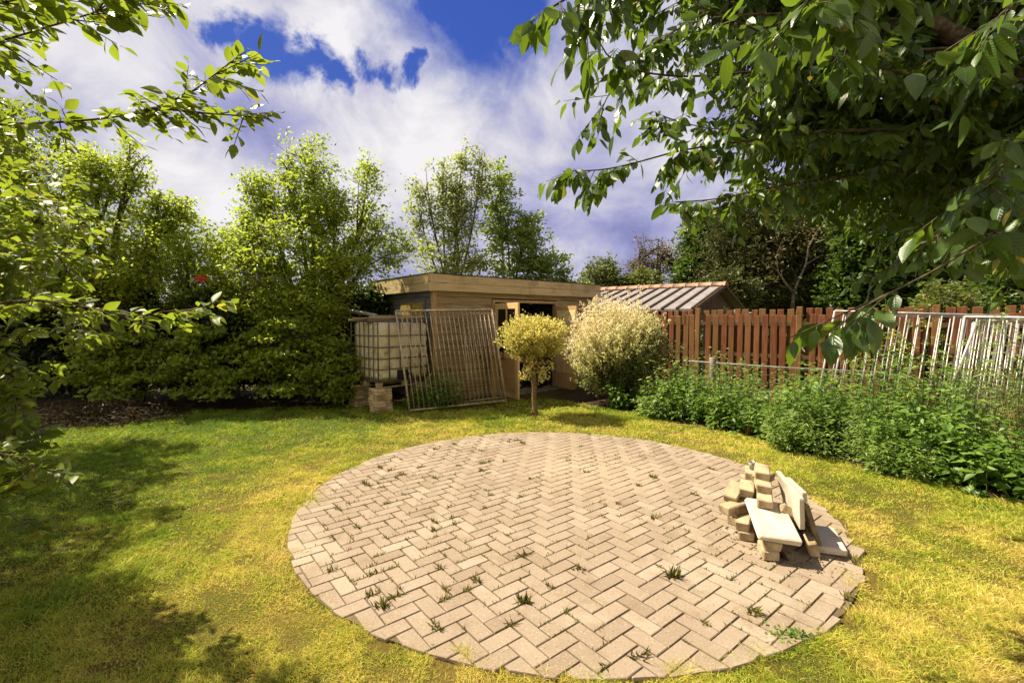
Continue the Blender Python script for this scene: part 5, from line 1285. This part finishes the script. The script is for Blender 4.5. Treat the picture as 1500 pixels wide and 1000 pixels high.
def overhang(name, label, base, fork, limbs, seed, lm, bm, ll, wr, step, tl, lpt, hang, trunk_r, lobes, dens, far_ll, flatness):
    rng = np.random.default_rng(seed); root = thing(name, label, 'tree', base); b = Vector(base); mb = MB(seed); fork = Vector(fork)
    mb.tube([b + Vector((0, 0, -.1)), b.lerp(fork, .5) + Vector((.04, 0, 0)), fork, fork + Vector((.1, .1, 1.2))], [trunk_r * 1.2, trunk_r, trunk_r * .9, trunk_r * .5], 12)
    T0 = []; T1 = []; near = []
    for l in limbs:
        l = [Vector(p) for p in l]
        seg = []
        st = fork + Vector((0, 0, .1)); far = (l[0] - st).length
        pre = [] if far < .25 or (l[0] - l[1]).length < .2 else [st.lerp(l[0], k / 4) + Vector((0, 0, .12 * math.sin(math.pi * k / 4))) for k in range(4)]
        pts0 = pre + l
        # smooth
        pts = []
        for i in range(len(pts0) - 1):
            p0, p1, p2, p3 = pts0[max(i - 1, 0)], pts0[i], pts0[i + 1], pts0[min(i + 2, len(pts0) - 1)]
            for k in range(4):
                t = k / 4; pts.append(.5 * ((2 * p1) + (p2 - p0) * t + (2 * p0 - 5 * p1 + 4 * p2 - p3) * t * t + (3 * p1 - p0 - 3 * p2 + p3) * t ** 3))
        pts.append(pts0[-1]); n = len(pts)
        rad = [.003 + .017 * (1 - i / (n - 1)) ** 1.3 for i in range(n)]
        if l[1].y < 1.7 or hang < .5: rad = [x * .5 for x in rad]
        mb.tube(pts, rad, 6)
        acc = 0; k0 = len(pre) * 4; sparse = 3.2 if (hang > .5 and l[1].y < 1.45) else 1.0; sparse = (1.15 if l[0].z > 2.4 else 1.4) if hang < .5 else sparse
        for i in range(max(k0 - 6, 0), n - 1):
            sgl = (pts[i + 1] - pts[i]).length; nn = rng.poisson(sgl / (step * sparse))
            dirv = (pts[i + 1] - pts[i]).normalized()
            for _ in range(nn):
                s = pts[i].lerp(pts[i + 1], rng.random()); e = Vector(rng.normal(0, 1, 3)); e.z = e.z * .45 - hang * .35; e = (e.normalized() + dirv * .9).normalized()
                T0.append(s); T1.append(s + e * tl * rng.uniform(.35, 1.1)); near.append(1)
        T0.append(pts[-3]); T1.append(pts[-1] + (pts[-1] - pts[-3]).normalized() * tl * .4); near.append(1)
    for (c, rd, cnt) in lobes:
        D = nrm(rng.standard_normal((cnt, 3))); E = np.array(c) + D * np.array(rd) * (rng.random((cnt, 1)) ** .4) * (.75 + .5 * vnoise(D * 2 + 9, seed)[:, None])
        cc = Vector(c); mb.tube([fork, fork.lerp(cc, .5) + Vector((0, 0, .2)), cc], [trunk_r * .34, trunk_r * .2, .012], 7)
        for e in E:
            dv = nrm((e - np.array(c))[None] + rng.normal(0, .5, (1, 3)))[0]; T0.append(Vector(e - dv * tl * 1.1)); T1.append(Vector(e)); near.append(0)
    mb.build('trunk', bm, root, True, off=base)
    T0 = np.array([list(p) for p in T0]); T1 = np.array([list(p) for p in T1]); near = np.array(near, bool); nt = len(T0)
    sag = np.array([0, 0, -1.]) * (hang * .05 * rng.random((nt, 1))); T1 = T1 + sag
    sticks('twigs', T0, T1, .0028, .0012, bm, root, base)
    for nm, msk, fine, L0, cnt in (('crown', near, True, ll, lpt), ('outer_crown', ~near, False, far_ll, lpt)):
        a, e = T0[msk], T1[msk]; k = len(a)
        if not k: continue
        f = np.linspace(.12, 1.0, cnt)[None, :, None] + rng.normal(0, .04, (k, cnt, 1))
        P = a[:, None] + (e - a)[:, None] * f
        D = nrm(e - a)[:, None]
        side = nrm(np.cross(D[:, 0], np.array([[0, 0, 1.]])))[:, None] * np.where(np.arange(cnt) % 2, 1, -1)[None, :, None]
        A = D * .55 + side * .75 + rng.normal(0, .3, (k, cnt, 3)) + np.array([0, 0, -hang]) * rng.uniform(.4, 1.3, (k, cnt, 1))
        pet = nrm(A.reshape(-1, 3)).reshape(A.shape) * L0 * .16
        Nn = np.array([0, 0, flatness]) + side * .4 + rng.normal(0, .45, (k, cnt, 3))
        if hang > .5: Nn = Nn + np.array([-.35, .0, .1])
        L = (L0 * rng.uniform(.45, 1.2, (k, cnt))).ravel()
        v = rng.random(k * cnt)
        leaves(nm, (P + pet).reshape(-1, 3), A.reshape(-1, 3), Nn.reshape(-1, 3), L, wr, lm, root, rng, v=v, fine=fine, off=base, droop=.14, fold=.10)
        if fine:
            sticks('petioles', P.reshape(-1, 3), (P + pet * 1.02).reshape(-1, 3), .0009, .0008, M['stem'], root, base)
    return root
overhang('cherry_tree', 'large cherry tree with drooping glossy leaves hanging in from the upper right', (3.9, 2.0, 0), (3.7, 2.4, 2.2), CHERRY, 31, M['leaf_cherry'], M['bark'], .095, .46, .045, .26, 9, 1.0, .16,
         [((2.9, 4.1, 3.3), (1.3, .7, .9), 520), ((4.2, 4.5, 3.2), (1.3, .9, 1.0), 520), ((2.3, 3.8, 4.2), (1.1, .8, .7), 420), ((3.6, 3.3, 4.4), (1.7, 1.4, 1.0), 520), ((4.6, 2.6, 3.4), (1.0, 1.2, 1.2), 300), ((2.0, 3.0, 5.0), (1.5, 1.3, .8), 420),
          ((3.2, 2.9, 2.6), (.7, .5, .5), 200), ((3.3, 4.6, 5.4), (1.5, 1.2, .8), 420), ((3.6, 3.4, 3.2), (1.0, .7, .8), 380), ((2.4, 3.5, 3.4), (.8, .5, .55), 260), ((1.5, 4.6, 5.7), (1.2, 1.0, .7), 420), ((2.6, 4.9, 5.9), (1.2, 1.0, .8), 420), ((.5, 3.9, 5.4), (.9, .9, .6), 260), ((3.4, 4.5, 4.7), (1.5, .9, .7), 480), ((2.4, 4.3, 4.75), (1.0, .8, .6), 320)], 1, .115, .2)
overhang('hornbeam_tree', 'young leafed hornbeam with bright translucent leaves reaching in from the left', (-3.9, 2.5, 0), (-3.7, 2.5, 1.5), HORNBEAM, 41, M['leaf_hornbeam'], M['bark'], 0.062, .50, .034, .17, 8, .12, .10,
         [((-5.25, 3.35, 3.5), (.9, 1.0, .8), 400), ((-6.25, 4.5, 3.7), (1.1, 1.1, .9), 430), ((-5.3, 2.4, 3.9), (1.1, 1.0, .8), 430), ((-7.35, 5.7, 4.1), (1.25, 1.2, .9), 430), ((-6.7, 3.1, 4.6), (1.3, 1.2, 1.0), 380), ((-7.7, 6.9, 4.3), (.9, .9, .8), 380),
          ((-3.5, 2.6, 1.5), (.5, .5, .7), 200), ((-3.6, 2.9, 2.1), (.55, .5, .6), 240), ((-3.3, 2.75, 1.0), (.5, .4, .6), 200)], 1, .10, .9)
